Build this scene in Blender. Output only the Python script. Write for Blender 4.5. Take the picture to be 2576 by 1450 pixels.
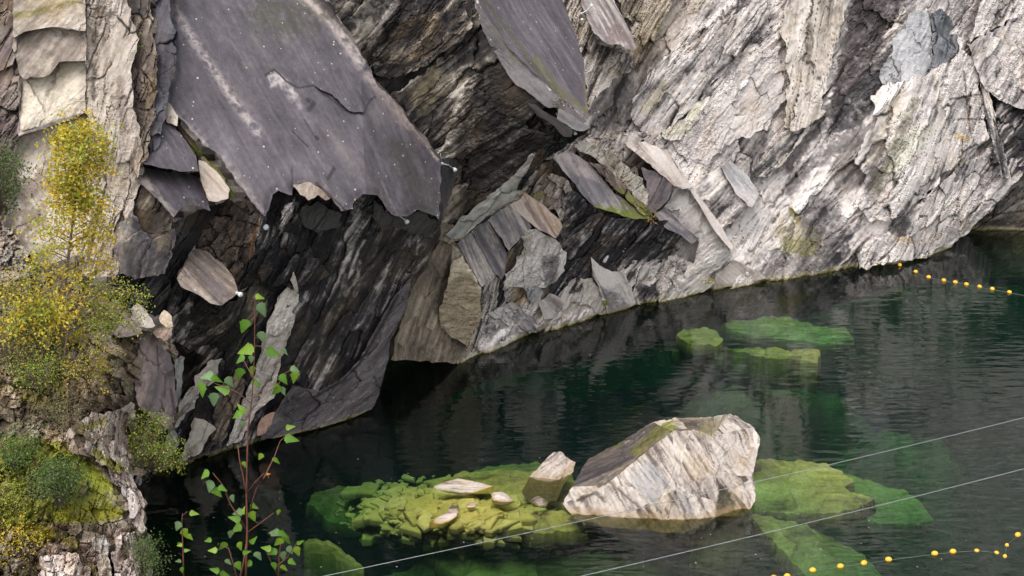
import bpy, math, random
import numpy as np
from mathutils import Vector

random.seed(7); RNG = np.random.RandomState(11)
S = bpy.context.scene
for o in list(bpy.data.objects): bpy.data.objects.remove(o)

# ------------------------------------------------------------------ camera, sky, sun
CAMZ = 20.0; PITCH = math.radians(20.8); HFOV = math.radians(40.0)
cd = bpy.data.cameras.new('camera'); cam = bpy.data.objects.new('camera', cd)
S.collection.objects.link(cam); S.camera = cam
cam.location = (0, 0, CAMZ); cam.rotation_euler = (math.radians(90) - PITCH, 0, 0)
cd.sensor_width = 36; cd.angle = HFOV; cd.clip_start = 0.1; cd.clip_end = 600
SUN_EL = 60; SUN_AZ = 205          # azimuth clockwise from +Y, so the light comes from behind the camera's left shoulder
w = bpy.data.worlds.new('World'); S.world = w; w.use_nodes = True
nt = w.node_tree; nt.nodes.clear()
sky = nt.nodes.new('ShaderNodeTexSky'); sky.sky_type = 'NISHITA'; sky.sun_disc = False
sky.sun_elevation = math.radians(SUN_EL); sky.sun_rotation = math.radians(SUN_AZ)
sky.air_density = 1.0; sky.dust_density = 4.0; sky.ozone_density = 0.5
hs = nt.nodes.new('ShaderNodeHueSaturation'); hs.inputs['Saturation'].default_value = 0.28
bg = nt.nodes.new('ShaderNodeBackground'); bg.inputs['Strength'].default_value = 0.15
wo = nt.nodes.new('ShaderNodeOutputWorld')
nt.links.new(sky.outputs[0], hs.inputs['Color']); nt.links.new(hs.outputs[0], bg.inputs['Color']); nt.links.new(bg.outputs[0], wo.inputs['Surface'])
sl = bpy.data.lights.new('sun', 'SUN'); sl.energy = 0.8; sl.angle = math.radians(35); sl.color = (1.0, 0.965, 0.93)
so = bpy.data.objects.new('sun', sl); S.collection.objects.link(so)
az = math.radians(SUN_AZ); el = math.radians(SUN_EL)
sd = Vector((math.sin(az) * math.cos(el), math.cos(az) * math.cos(el), math.sin(el)))
so.rotation_euler = sd.to_track_quat('Z', 'Y').to_euler(); so.location = (0, -10, 60)
S.view_settings.view_transform = 'Standard'; S.view_settings.look = 'None'
S.view_settings.exposure = 0.72; S.view_settings.gamma = 1; S.view_settings.use_curve_mapping = False
S.render.engine = 'CYCLES'; S.cycles.use_denoising = True; S.cycles.max_bounces = 6
S.cycles.transparent_max_bounces = 12; S.cycles.diffuse_bounces = 3

# ------------------------------------------------------------------ numpy noise
_P = RNG.permutation(256).astype(np.int64); _P = np.concatenate([_P, _P, _P])
_G = RNG.randn(256, 3); _G /= np.linalg.norm(_G, axis=1)[:, None]
_R = RNG.rand(256)
def pnoise(x, y, z):
    xi = np.floor(x).astype(np.int64); yi = np.floor(y).astype(np.int64); zi = np.floor(z).astype(np.int64)
    fx = x - xi; fy = y - yi; fz = z - zi
    u = fx * fx * (3 - 2 * fx); v = fy * fy * (3 - 2 * fy); ww = fz * fz * (3 - 2 * fz)
    xi &= 255; yi &= 255; zi &= 255
    r = 0
    for dx in (0, 1):
        a = _P[xi + dx]; wx = u if dx else 1 - u
        for dy in (0, 1):
            b = _P[(a + yi + dy) & 511]; wy = v if dy else 1 - v
            for dz in (0, 1):
                h = _P[(b + zi + dz) & 511]; g = _G[h]; wz = ww if dz else 1 - ww
                r = r + wx * wy * wz * (g[:, 0] * (fx - dx) + g[:, 1] * (fy - dy) + g[:, 2] * (fz - dz))
    return r * 1.6
def fbm(x, y, z, o=3, gain=0.55):
    r = 0; a = 1; t = 0
    for k in range(o):
        r = r + a * pnoise(x + 17.1 * k, y - 9.7 * k, z + 5.3 * k); t += a
        x = x * 2.03; y = y * 2.03; z = z * 2.03; a *= gain
    return r / t
def cells(x, y, seed=0):
    """nearest jittered cell: random of the cell, second random, offsets, edge closeness"""
    xi = np.floor(x).astype(np.int64); yi = np.floor(y).astype(np.int64)
    n = len(x); d1 = np.full(n, 9.); d2 = np.full(n, 9.); r1 = np.zeros(n); r2 = np.zeros(n); ox = np.zeros(n); oy = np.zeros(n); r3 = np.zeros(n)
    for i in (-1, 0, 1):
        for j in (-1, 0, 1):
            cx = xi + i; cy = yi + j
            h = _P[(_P[(cx + seed * 31) & 255] + cy) & 511]; h2 = _P[(h + 57) & 511]
            jx = cx + 0.1 + 0.8 * _R[h & 255]; jy = cy + 0.1 + 0.8 * _R[h2 & 255]
            d = np.hypot(x - jx, y - jy)
            m = d < d1
            d2 = np.where(m, d1, np.minimum(d2, d)); d1 = np.where(m, d, d1)
            r1 = np.where(m, _R[_P[(h + 91) & 511] & 255], r1); r2 = np.where(m, _R[_P[(h + 133) & 511] & 255], r2)
            r3 = np.where(m, _R[_P[(h + 201) & 511] & 255], r3)
            ox = np.where(m, x - jx, ox); oy = np.where(m, y - jy, oy)
    return r1, r2, r3, ox, oy, d2 - d1
def ss(a, b, x):
    t = np.clip((x - a) / (b - a + 1e-12), 0, 1); return t * t * (3 - 2 * t)

# ------------------------------------------------------------------ from a point of the view to a point in the quarry
FOC = 1288 / math.tan(HFOV / 2); CP, SP = math.cos(PITCH), math.sin(PITCH)
def rays(px, py):
    a = (np.asarray(px, float) - 1288) / FOC; b = (725 - np.asarray(py, float)) / FOC
    return np.stack([a, CP + b * SP, -SP + b * CP], -1)
CAM = np.array([0, 0, CAMZ])
def on_level(px, py, z=0.0):
    d = rays(px, py); t = (z - CAMZ) / d[..., 2]; return CAM + d * t[..., None]
def at_dist(px, py, Y):
    d = rays(px, py); return CAM + d * (Y / d[..., 1])[..., None]
SHORE = np.array([(-500, 1330), (370, 1195), (640, 1108), (940, 1020), (1180, 900), (1350, 838), (1600, 768), (1830, 722), (2250, 665), (2440, 600), (2700, 560)], float)
_sw = on_level(SHORE[:, 0], SHORE[:, 1]); _sa = _sw[:, 0] / _sw[:, 1]; _si = 1 / _sw[:, 1]
_o = np.argsort(_sa); _sa = _sa[_o]; _si = _si[_o]
def wallY(px, py):
    d = rays(px, py); a = d[..., 0] / d[..., 1]
    i = np.interp(a, _sa, _si)
    sl_ = (_si[-1] - _si[-3]) / (_sa[-1] - _sa[-3]); i = np.where(a > _sa[-1], np.maximum(_si[-1] + (a - _sa[-1]) * sl_ * .3, 1 / 80), i)
    return 1 / i
def tps(ctrl):
    c = np.array(ctrl, float); X = c[:, :2] / 1000; n = len(c)
    if n <= 3:
        A = np.c_[np.ones(n), X]; co = np.linalg.lstsq(A, c[:, 2], rcond=None)[0]
        return lambda x, y: co[0] + co[1] * x / 1000 + co[2] * y / 1000
    def K(r): return np.where(r > 0, r * r * np.log(r + 1e-12), 0)
    D = np.hypot(X[:, None, 0] - X[None, :, 0], X[:, None, 1] - X[None, :, 1])
    A = np.zeros((n + 3, n + 3)); A[:n, :n] = K(D) + np.eye(n) * 1e-4; A[:n, n:] = np.c_[np.ones(n), X]; A[n:, :n] = A[:n, n:].T
    s = np.linalg.solve(A, np.r_[c[:, 2], 0, 0, 0])
    def f(x, y):
        x = np.asarray(x, float) / 1000; y = np.asarray(y, float) / 1000
        r = s[n] + s[n + 1] * x + s[n + 2] * y
        for k in range(n): r = r + s[k] * K(np.hypot(x - X[k, 0], y - X[k, 1]))
        return r
    return f

# ------------------------------------------------------------------ materials
def M(name): 
    m = bpy.data.materials.new(name); m.use_nodes = True; n = m.node_tree; b = n.nodes['Principled BSDF']; return m, n, b
def rock_mat(name, rough, bump, spots=0.0, gr=(0.8, 1.2), spec=0.35):
    m, n, b = M(name); N = n.nodes; L = n.links
    at = N.new('ShaderNodeAttribute'); at.attribute_name = 'albedo'
    tc = N.new('ShaderNodeTexCoord')
    ns = N.new('ShaderNodeTexNoise'); ns.inputs['Scale'].default_value = 9; ns.inputs['Detail'].default_value = 8; ns.inputs['Roughness'].default_value = 0.7
    L.new(tc.outputs['Object'], ns.inputs['Vector'])
    mr = N.new('ShaderNodeMapRange'); mr.inputs['From Min'].default_value = 0.3; mr.inputs['From Max'].default_value = 0.7
    mr.inputs['To Min'].default_value = gr[0]; mr.inputs['To Max'].default_value = gr[1]; L.new(ns.outputs['Fac'], mr.inputs['Value'])
    mx = N.new('ShaderNodeMix'); mx.data_type = 'RGBA'; mx.blend_type = 'MULTIPLY'; mx.inputs['Factor'].default_value = 1
    L.new(at.outputs['Color'], mx.inputs['A']); L.new(mr.outputs[0], mx.inputs['B'])
    out = mx.outputs['Result']
    if spots:
        vo = N.new('ShaderNodeTexVoronoi'); vo.inputs['Scale'].default_value = 5.0; L.new(tc.outputs['Object'], vo.inputs['Vector'])
        # radius of each spot varies with the cell's own random colour
        sp = N.new('ShaderNodeSeparateColor'); L.new(vo.outputs['Color'], sp.inputs[0])
        pw = N.new('ShaderNodeMath'); pw.operation = 'POWER'; pw.inputs[1].default_value = 1.6; L.new(sp.outputs[0], pw.inputs[0])
        rd = N.new('ShaderNodeMath'); rd.operation = 'MULTIPLY'; rd.inputs[1].default_value = spots; L.new(pw.outputs[0], rd.inputs[0])
        lt = N.new('ShaderNodeMath'); lt.operation = 'LESS_THAN'; L.new(vo.outputs['Distance'], lt.inputs[0]); L.new(rd.outputs[0], lt.inputs[1])
        cr = N.new('ShaderNodeMix'); cr.data_type = 'RGBA'; cr.inputs['A'].default_value = (.55, .5, .45, 1); cr.inputs['B'].default_value = (.42, .33, .2, 1)
        gt = N.new('ShaderNodeMath'); gt.operation = 'GREATER_THAN'; gt.inputs[1].default_value = .8; L.new(sp.outputs[1], gt.inputs[0]); L.new(gt.outputs[0], cr.inputs['Factor'])
        m2 = N.new('ShaderNodeMix'); m2.data_type = 'RGBA'; L.new(lt.outputs[0], m2.inputs['Factor']); L.new(out, m2.inputs['A']); L.new(cr.outputs['Result'], m2.inputs['B'])
        out = m2.outputs['Result']
    L.new(out, b.inputs['Base Color'])
    b.inputs['Roughness'].default_value = rough; b.inputs['Specular IOR Level'].default_value = spec
    bp = N.new('ShaderNodeBump'); bp.inputs['Strength'].default_value = bump; bp.inputs['Distance'].default_value = 0.04
    L.new(ns.outputs['Fac'], bp.inputs['Height']); L.new(bp.outputs[0], b.inputs['Normal'])
    return m
MAT = {'marble': rock_mat('marble', 0.8, 0.35), 'slate': rock_mat('slate', 0.5, 0.25, spots=0.15, gr=(0.85, 1.15), spec=0.45),
       'stone': rock_mat('stone', 0.7, 0.4)}
def plain(name, col, rough=0.6, metal=0.0, var=0.15, scale=20, sub=0.0):
    m, n, b = M(name); N = n.nodes; L = n.links
    tc = N.new('ShaderNodeTexCoord'); ns = N.new('ShaderNodeTexNoise'); ns.inputs['Scale'].default_value = scale; L.new(tc.outputs['Object'], ns.inputs['Vector'])
    mr = N.new('ShaderNodeMapRange'); mr.inputs['From Min'].default_value = .3; mr.inputs['From Max'].default_value = .7
    mr.inputs['To Min'].default_value = 1 - var; mr.inputs['To Max'].default_value = 1 + var; L.new(ns.outputs['Fac'], mr.inputs['Value'])
    mx = N.new('ShaderNodeMix'); mx.data_type = 'RGBA'; mx.blend_type = 'MULTIPLY'; mx.inputs['Factor'].default_value = 1
    mx.inputs['A'].default_value = (*col, 1); L.new(mr.outputs[0], mx.inputs['B']); L.new(mx.outputs['Result'], b.inputs['Base Color'])
    b.inputs['Roughness'].default_value = rough; b.inputs['Metallic'].default_value = metal
    return m
def leaf_mat(name):
    m, n, b = M(name); N = n.nodes; L = n.links
    at = N.new('ShaderNodeAttribute'); at.attribute_name = 'albedo'; L.new(at.outputs['Color'], b.inputs['Base Color'])
    b.inputs['Roughness'].default_value = 0.55
    tr = N.new('ShaderNodeBsdfTranslucent'); L.new(at.outputs['Color'], tr.inputs['Color'])
    mx = N.new('ShaderNodeMixShader'); mx.inputs[0].default_value = 0.35
    L.new(b.outputs[0], mx.inputs[1]); L.new(tr.outputs[0], mx.inputs[2]); L.new(mx.outputs[0], N['Material Output'].inputs['Surface'])
    return m
MAT['leaf'] = leaf_mat('leaf'); MAT['bark'] = plain('bark', (.16, .12, .09), .85); MAT['twig'] = plain('red_twig', (.17, .065, .04), .5)
MAT['steel'] = plain('galvanised_steel', (.6, .62, .62), .4, .3); MAT['glass'] = plain('lamp_glass', (.75, .77, .78), .15)
MAT['buoy'] = plain('yellow_plastic', (.85, .48, .04), .35, var=.08, scale=12); MAT['wire'] = plain('grey_wire', (.3, .3, .3), .5)
MAT['rope'] = plain('rope', (.12, .15, .12), .8); MAT['fleck'] = plain('pale_leaf', (.6, .58, .5), .7); MAT['cable'] = plain('orange_cable', (.35, .12, .04), .6)

# ------------------------------------------------------------------ mesh and tagging helpers
def mesh_obj(name, co, faces, mat, parent=None, col=None, smooth=False):
    me = bpy.data.meshes.new(name); co = np.asarray(co, np.float32)
    if isinstance(faces, list) and np.ndim(faces[0]) == 1: faces = np.array(faces)
    fl = [np.asarray(f, np.int32) for f in (faces if isinstance(faces, list) else [faces]) if len(f)]
    loops = np.concatenate([f.ravel() for f in fl]); tot = np.concatenate([np.full(len(f), f.shape[1], np.int32) for f in fl])
    me.vertices.add(len(co)); me.vertices.foreach_set('co', co.ravel())
    me.loops.add(len(loops)); me.loops.foreach_set('vertex_index', loops)
    me.polygons.add(len(tot)); me.polygons.foreach_set('loop_start', np.r_[0, np.cumsum(tot)[:-1]].astype(np.int32)); me.polygons.foreach_set('loop_total', tot)
    me.update(calc_edges=True); me.polygons.foreach_set('use_smooth', np.full(len(tot), smooth))
    if col is not None:
        a = me.attributes.new('albedo', 'FLOAT_COLOR', 'POINT'); a.data.foreach_set('color', np.c_[np.clip(col, 0.004, .95), np.ones(len(co))].astype(np.float32).ravel())
    me.materials.append(mat)
    o = bpy.data.objects.new(name, me); S.collection.objects.link(o)
    if parent: o.parent = parent
    return o
def tag(o, label=None, cat=None, group=None, kind=None):
    if label: o['label'] = label
    if cat: o['category'] = cat
    if group: o['group'] = group
    if kind: o['kind'] = kind
    return o
def empty(name, loc=(0, 0, 0)):
    o = bpy.data.objects.new(name, None); o.empty_display_size = .2; o.location = loc; S.collection.objects.link(o); return o
def rebase(o, loc):
    """put the origin of a world-space mesh at loc"""
    loc = np.array(loc, np.float32); me = o.data; c = np.empty(len(me.vertices) * 3, np.float32); me.vertices.foreach_get('co', c)
    c = (c.reshape(-1, 3) - loc).ravel(); me.vertices.foreach_set('co', c); me.update(); o.location = [float(v) for v in loc]

# ------------------------------------------------------------------ rock styles: how foliated marble and slate look and break
W1 = (.63, .57, .53); W2 = (.51, .46, .435); G1 = (.30, .28, .275); D1 = (.085, .075, .08); BK = (.03, .027, .03); BR = (.15, .11, .085); BE = (.40, .34, .285); CR = (.55, .485, .42)
ST = {
 #            ramp of colours                                            angle  col weights(a,b,c)  low  chip(size,along) amp   rib  fine
 'white':   dict(r=[(0, BK), (.16, (.17, .15, .145)), (.31, G1), (.44, W2), (.6, W1), (1, (.74, .69, .665))], ang=50, k=(1.0, .6, .7), c=(1.4, 4.6), chip=.24, low=.35, rib=.14, fine=.07, oc=.15, mat='marble'),
 'whitechip': dict(r=[(0, BK), (.25, G1), (.45, W2), (.7, W1), (1, (.68, .63, .58))], ang=52, k=(.5, .8, .7), c=(.45, 1.0), chip=.22, low=.3, rib=.08, fine=.09, oc=.25, mat='marble'),
 'cream':   dict(r=[(0, BR), (.25, BE), (.5, CR), (1, (.62, .56, .47))], ang=60, k=(.5, .45, .7), c=(1.6, 2), chip=.06, low=.12, rib=.03, fine=.03, oc=.1, mat='marble'),
 'pillar':  dict(r=[(0, BR), (.25, (.3, .25, .2)), (.5, BE), (1, CR)], ang=80, k=(.8, .8, .4), c=(.5, 1.6), chip=.14, low=.25, rib=.12, fine=.06, oc=.1, mat='marble'),
 'brown':   dict(r=[(0, (.04, .03, .03)), (.4, (.11, .085, .07)), (.7, (.2, .155, .12)), (1, BE)], ang=60, k=(.7, .7, .6), c=(.5, 1.2), chip=.18, low=.25, rib=.08, fine=.06, oc=.3, mat='marble'),
 'purple':  dict(r=[(0, (.04, .035, .04)), (.5, (.12, .10, .105)), (1, (.24, .2, .195))], ang=62, k=(.5, .5, .6), c=(.8, 1.2), chip=.08, low=.2, rib=.04, fine=.03, oc=.1, mat='marble'),
 'slab':    dict(warp=.15, r=[(0, (.03, .026, .029)), (.3, (.07, .06, .07)), (.6, (.102, .088, .101)), (1, (.17, .15, .162))], ang=-62, k=(.5, .65, .45), c=(3, 5), chip=.015, low=.04, rib=.008, fine=.008, oc=.04, mat='slate'),
 'slabpale': dict(warp=.12, r=[(0, (.09, .08, .085)), (.4, (.19, .17, .18)), (.65, (.33, .29, .28)), (1, (.5, .44, .39))], ang=-55, k=(.9, .8, .3), c=(2, 4), chip=.03, low=.06, rib=.03, fine=.015, oc=.1, mat='slate'),
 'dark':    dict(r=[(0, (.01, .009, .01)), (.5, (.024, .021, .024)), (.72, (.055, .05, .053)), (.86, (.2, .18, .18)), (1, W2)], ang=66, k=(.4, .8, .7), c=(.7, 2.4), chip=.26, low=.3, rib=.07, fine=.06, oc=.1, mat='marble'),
 'darkbrown': dict(r=[(0, (.012, .01, .01)), (.4, (.036, .03, .028)), (.62, (.075, .06, .05)), (.8, (.17, .14, .11)), (1, BE)], ang=45, k=(.85, .7, .6), c=(1.1, 3.4), chip=.2, low=.3, rib=.10, fine=.06, oc=.2, mat='marble'),
 'stripes': dict(r=[(0, BK), (.35, (.1, .09, .085)), (.5, G1), (.62, CR), (1, W1)], ang=48, k=(1.3, .6, .3), c=(.5, 2.5), chip=.16, low=.3, rib=.16, fine=.05, oc=.2, mat='marble'),
 'buff':    dict(r=[(0, (.05, .042, .035)), (.4, (.15, .12, .09)), (.7, (.26, .21, .16)), (1, (.4, .34, .26))], ang=70, k=(.4, .8, .6), c=(.6, .9), chip=.1, low=.2, rib=.05, fine=.06, oc=.1, mat='marble'),
 'greygreen': dict(r=[(0, (.05, .05, .048)), (.4, (.17, .17, .155)), (1, (.34, .34, .31))], ang=48, k=(.5, .5, .5), c=(.8, 1.4), chip=.08, low=.15, rib=.05, fine=.03, oc=.02, mat='marble'),
 'blue':    dict(r=[(0, (.09, .09, .095)), (.4, (.27, .27, .275)), (1, (.46, .455, .455))], ang=40, k=(.4, .5, .7), c=(1, 1), chip=.2, low=.3, rib=.03, fine=.03, oc=.02, mat='marble'),
 'rubble':  dict(r=[(0, BR), (.3, (.36, .27, .23)), (.55, (.52, .43, .38)), (1, (.68, .6, .55))], ang=80, k=(.5, .7, .8), c=(.22, .3), chip=.22, low=.35, rib=.05, fine=.12, oc=.35, mat='marble'),
 'soil':    dict(r=[(0, (.04, .03, .02)), (.35, (.12, .095, .06)), (.6, (.24, .19, .13)), (1, (.5, .42, .36))], ang=70, k=(.4, .7, .9), c=(.3, .3), chip=.15, low=.4, rib=.05, fine=.16, oc=.4, mat='marble'),
 'algae':   dict(r=[(0, (.14, .12, .03)), (.35, (.38, .32, .07)), (.65, (.58, .49, .11)), (1, (.72, .62, .2))], ang=10, k=(.5, .4, .7), c=(1.2, 1.2), chip=.05, low=.1, rib=.02, fine=.03, oc=.0, mat='marble'),
}
def ramp(v, r):
    xs = [a for a, _ in r]; return np.stack([np.interp(v, xs, [c[i] for _, c in r]) for i in range(3)], -1)
def rock(P, st, T, B, N, seed=0):
    """offset (m, towards the viewer) and colour of rock of one style at the points P"""
    s = P @ T; t = P @ B; q = P @ N * .6 + seed * 3.7
    wv = fbm(s * .3, t * .3, q, 3)
    c = fbm(s * .45 + 3, t * .6, q, 4, .62); c2 = fbm(s * 1.6 + 31, t * 2.1, q, 3, .6)
    cs, cl = st['c']
    r1, r2, r3, ox, oy, ed = cells(s / cl + .5 * c, (t + .25 * wv) / cs + .25 * c2, seed)
    r4, r5, r6, ox2, oy2, ed2 = cells(s / cl * 2.9 + 5 + .5 * c2, t / cs * 2.7 + 3 + .4 * c, seed + 3)
    kw = st.get('turn', .25)
    wp = st.get('warp', 1.); t2 = t + .35 * wv * wp + (r2 - .5) * .9 * wp + (r1 - .5) * s * kw * .4 * wp + .05 * c2 * wp
    a = fbm(s * .28, t2 * 1.8, q, 4); b = fbm(s * .55 + 9, t2 * 8, q, 4, .68); f = fbm(s * 6, t * 7, q, 4, .7)
    pm = .3 + 1.0 * ss(-.14, .16, fbm(s * .22 + 70, t * .3, q, 2)); st = dict(st)
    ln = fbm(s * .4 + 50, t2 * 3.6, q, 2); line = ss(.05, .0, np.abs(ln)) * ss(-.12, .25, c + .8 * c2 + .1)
    ch = (r1 - .5) * 1.1 + (r2 - .5) * 2.2 * ox + (r3 - .5) * 1.8 * oy
    ch2 = (r4 - .5) * 1. + (r5 - .5) * 2 * ox2 + (r6 - .5) * 2 * oy2
    k = st['k']; dr = min(1., st['chip'] * 6)
    v = .52 + k[0] * a + k[1] * b + k[2] * (c * .8 + c2 * .6) + (r1 - .5) * .26 * dr + (r4 - .5) * .2 * dr + f * .3 * st.get('grit', 1)
    col = ramp(v, st['r'])
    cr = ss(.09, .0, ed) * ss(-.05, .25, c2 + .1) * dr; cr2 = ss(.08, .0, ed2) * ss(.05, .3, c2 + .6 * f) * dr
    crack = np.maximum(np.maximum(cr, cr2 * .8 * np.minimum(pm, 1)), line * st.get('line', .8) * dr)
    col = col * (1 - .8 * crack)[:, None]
    oc = st['oc'] * ss(.05, .4, fbm(s * .6 + 40, t * .9, q, 3)); col = col * (1 - oc)[:, None] + oc[:, None] * np.array((.36, .24, .11)) * (.5 + v[:, None] * .8)
    d = st['low'] * c + st['chip'] * (ch + .3 * ch2 * pm) + st['rib'] * .6 * (.9 * a + .5 * b) * pm + st['fine'] * (f + .6 * c2) * pm - .09 * crack * dr
    return d, col
def seg_dist(x, y, pts):
    p = np.array(pts, float); best = np.full(len(x), 1e9)
    for i in range(len(p) - 1):
        ax, ay = p[i]; dx, dy = p[i + 1] - p[i]; L = dx * dx + dy * dy + 1e-9
        tt = np.clip(((x - ax) * dx + (y - ay) * dy) / L, 0, 1); best = np.minimum(best, np.hypot(x - ax - tt * dx, y - ay - tt * dy))
    return best
def in_poly(x, y, p):
    p = np.array(p, float); r = np.zeros(len(x), bool); n = len(p)
    for i in range(n):
        x1, y1 = p[i]; x2, y2 = p[(i + 1) % n]
        if y1 == y2: continue
        c = ((y1 > y) != (y2 > y)) & (x < (x2 - x1) * (y - y1) / (y2 - y1) + x1); r ^= c
    return r
def paint(col, x, y, P, marks):
    """marks on the stone: lichen, moss, quartz veins, rust, painted shade and lit edges; each (kind, points, width, colour, strength, fray)"""
    for mk in marks:
        kind, pts, wd, c, stg, fr = mk
        if max(c) < .11: c = tuple(v * .5 for v in c)
        xa = np.array(pts, float); pad = wd * 2 + 30
        sel = np.where((x > xa[:, 0].min() - pad) & (x < xa[:, 0].max() + pad) & (y > xa[:, 1].min() - pad) & (y < xa[:, 1].max() + pad))[0]
        if len(sel) == 0: continue
        X = x[sel]; Y = y[sel]; Q = P[sel]
        if kind == 'area':
            d = seg_dist(X, Y, list(pts) + [pts[0]]); d = np.where(in_poly(X, Y, pts), -d, d) + wd
        else: d = seg_dist(X, Y, pts)
        nz = fbm(Q[:, 0] * 3.1, Q[:, 1] * 3.1, Q[:, 2] * 3.1, 4, .7)
        m = ss(wd * 1.25, wd * .45, d + nz * fr * wd * 2.2) * stg * np.clip(.8 + nz * fr * 2, 0, 1)
        cc = np.array(c) * (1 + .7 * nz)[:, None]; col[sel] = np.maximum(col[sel], .005) ** (1 - m)[:, None] * np.maximum(cc, .004) ** m[:, None]
    return col
def jag_poly(poly, amp, seed, step=9):
    p = np.array(poly, float); out = []; rg = np.random.RandomState(seed); n = len(p)
    for i in range(n):
        a, b = p[i], p[(i + 1) % n]; L = np.hypot(*(b - a)); k = max(1, int(L / step)); nn = np.array([-(b - a)[1], (b - a)[0]]) / (L + 1e-9)
        off = 0
        for j in range(k):
            out.append(a + (b - a) * j / k + (nn * off if j else 0)); off = off * .55 + rg.randn() * amp
    return np.array(out)
EXTRA = {}
FN = {}
def facet(name, poly, ctrl, style, mode='wall', base=None, off=0.0, jag=2.0, res=2.3, marks=(), label=None, parent=None, skirt=1.4, seed=None, ang=None, amp=1.0, part='rock_face', bevel=0.0, **over):
    seed = seed if seed is not None else (sum(ord(ch) * (i + 3) for i, ch in enumerate(name)) % 97)
    st = dict(ST[style]); st.update(over)
    for k_ in ('low', 'chip', 'rib', 'fine'): st[k_] *= amp
    fn = tps(ctrl) if ctrl else FN[base]
    FN[name] = (lambda x, y, f=fn, o=off: f(x, y) + o)
    fn = FN[name]
    jp = jag_poly(poly, jag, seed) if jag else np.array(poly, float)
    x0, y0 = jp.min(0) - res; x1, y1 = jp.max(0) + res
    nx = int((x1 - x0) / res) + 2; ny = int((y1 - y0) / res) + 2
    gx = x0 + np.arange(nx) * res; gy = y0 + np.arange(ny) * res
    ins = np.zeros((ny, nx), bool); q = np.roll(jp, -1, 0)
    for j in range(ny):
        yy = gy[j]; m = (jp[:, 1] > yy) != (q[:, 1] > yy)
        if not m.any(): continue
        xs = np.sort(jp[m, 0] + (yy - jp[m, 1]) * (q[m, 0] - jp[m, 0]) / (q[m, 1] - jp[m, 1])); ins[j] = np.searchsorted(xs, gx) % 2 == 1
    cell = ins[:-1, :-1] | ins[1:, :-1] | ins[:-1, 1:] | ins[1:, 1:]
    cnt = ins[:-1, :-1].astype(int) + ins[1:, :-1] + ins[:-1, 1:] + ins[1:, 1:]; cell = cnt >= 2
    used = np.zeros((ny, nx), bool); used[:-1, :-1] |= cell; used[1:, :-1] |= cell; used[:-1, 1:] |= cell; used[1:, 1:] |= cell
    idx = -np.ones((ny, nx), int); jj, ii = np.where(used); idx[jj, ii] = np.arange(len(jj))
    X = gx[ii].copy(); Y = gy[jj].copy(); outside = ~ins[jj, ii]
    if outside.any():
        ox, oy = X[outside], Y[outside]; best = np.full(len(ox), 1e9); bx = ox.copy(); by = oy.copy()
        for i in range(len(jp)):
            ax, ay = jp[i]; dx, dy = q[i] - jp[i]; L = dx * dx + dy * dy + 1e-9
            tt = np.clip(((ox - ax) * dx + (oy - ay) * dy) / L, 0, 1); cx = ax + tt * dx; cy = ay + tt * dy; d = np.hypot(ox - cx, oy - cy)
            m = d < best; best[m] = d[m]; bx[m] = cx[m]; by[m] = cy[m]
        X[outside] = bx; Y[outside] = by
    cj, ci = np.where(cell)
    quads = np.stack([idx[cj, ci], idx[cj + 1, ci], idx[cj + 1, ci + 1], idx[cj, ci + 1]], 1)
    def pos(x, y, d=0.0):
        x = np.asarray(x, float); y = np.asarray(y, float); v = fn(x, y)
        if mode == 'wall': return at_dist(x, y, wallY(x, y) - v - d)
        if mode == 'abs': return at_dist(x, y, v - d)
        d_ = rays(x, y); t = (-v - CAMZ) / d_[..., 2]; p = CAM + d_ * t[..., None]
        p = p.copy(); p[..., 2] += d; return p
    P = pos(X, Y)
    cx, cy = jp.mean(0); e = 6.0
    Au = pos([cx + e], [cy])[0] - pos([cx - e], [cy])[0]; Av = pos([cx], [cy - e])[0] - pos([cx], [cy + e])[0]
    N = np.cross(Au, Av); N /= np.linalg.norm(N); g = math.radians(ang if ang is not None else st['ang'])
    T = Au / np.linalg.norm(Au) * math.cos(g) + Av / np.linalg.norm(Av) * math.sin(g); T -= N * (T @ N); T /= np.linalg.norm(T); B = np.cross(N, T)
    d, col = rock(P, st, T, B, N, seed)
    if bevel:
        ed = seg_dist(X, Y, list(jp) + [jp[0]]) if len(X) < 60000 else None
        if ed is not None: d = d - bevel * ss(26 if mode != 'water' else 46, 0, ed) ** 1.5
    col = paint(col, X, Y, P, marks)
    P2 = pos(X, Y, d)
    if mode == 'wall':       # the rock falls back under water
        zz = np.minimum(P2[:, 2], 0); P2 = pos(X, Y, d + zz * 1.6)
    if mode != 'water':
        z = P2[:, 2]; nz = fbm(P2[:, 0], P2[:, 1], P2[:, 2], 3) * .08
        m = ss(.10, .02, z + nz * .6)[:, None]; col = col * (1 - m) + np.array((.13, .12, .03)) * (.6 + col * 1.2) * m
        m = (ss(.04, .09, z) * ss(.24, .12, z + nz))[:, None] * .5; col = col * (1 - m) + np.array((.30, .25, .15)) * m
    ed_ = np.sort(np.concatenate([quads[:, [0, 1]], quads[:, [1, 2]], quads[:, [2, 3]], quads[:, [3, 0]]]), 1)
    raw = np.concatenate([quads[:, [0, 1]], quads[:, [1, 2]], quads[:, [2, 3]], quads[:, [3, 0]]])
    key = ed_[:, 0].astype(np.int64) * len(X) + ed_[:, 1]; u, inv, c = np.unique(key, return_inverse=True, return_counts=True)
    be = raw[c[inv] == 1]; bv = np.unique(be); mp = -np.ones(len(X), int); n0 = len(X)
    faces = [quads]; allP = P2; allC = col
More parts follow.
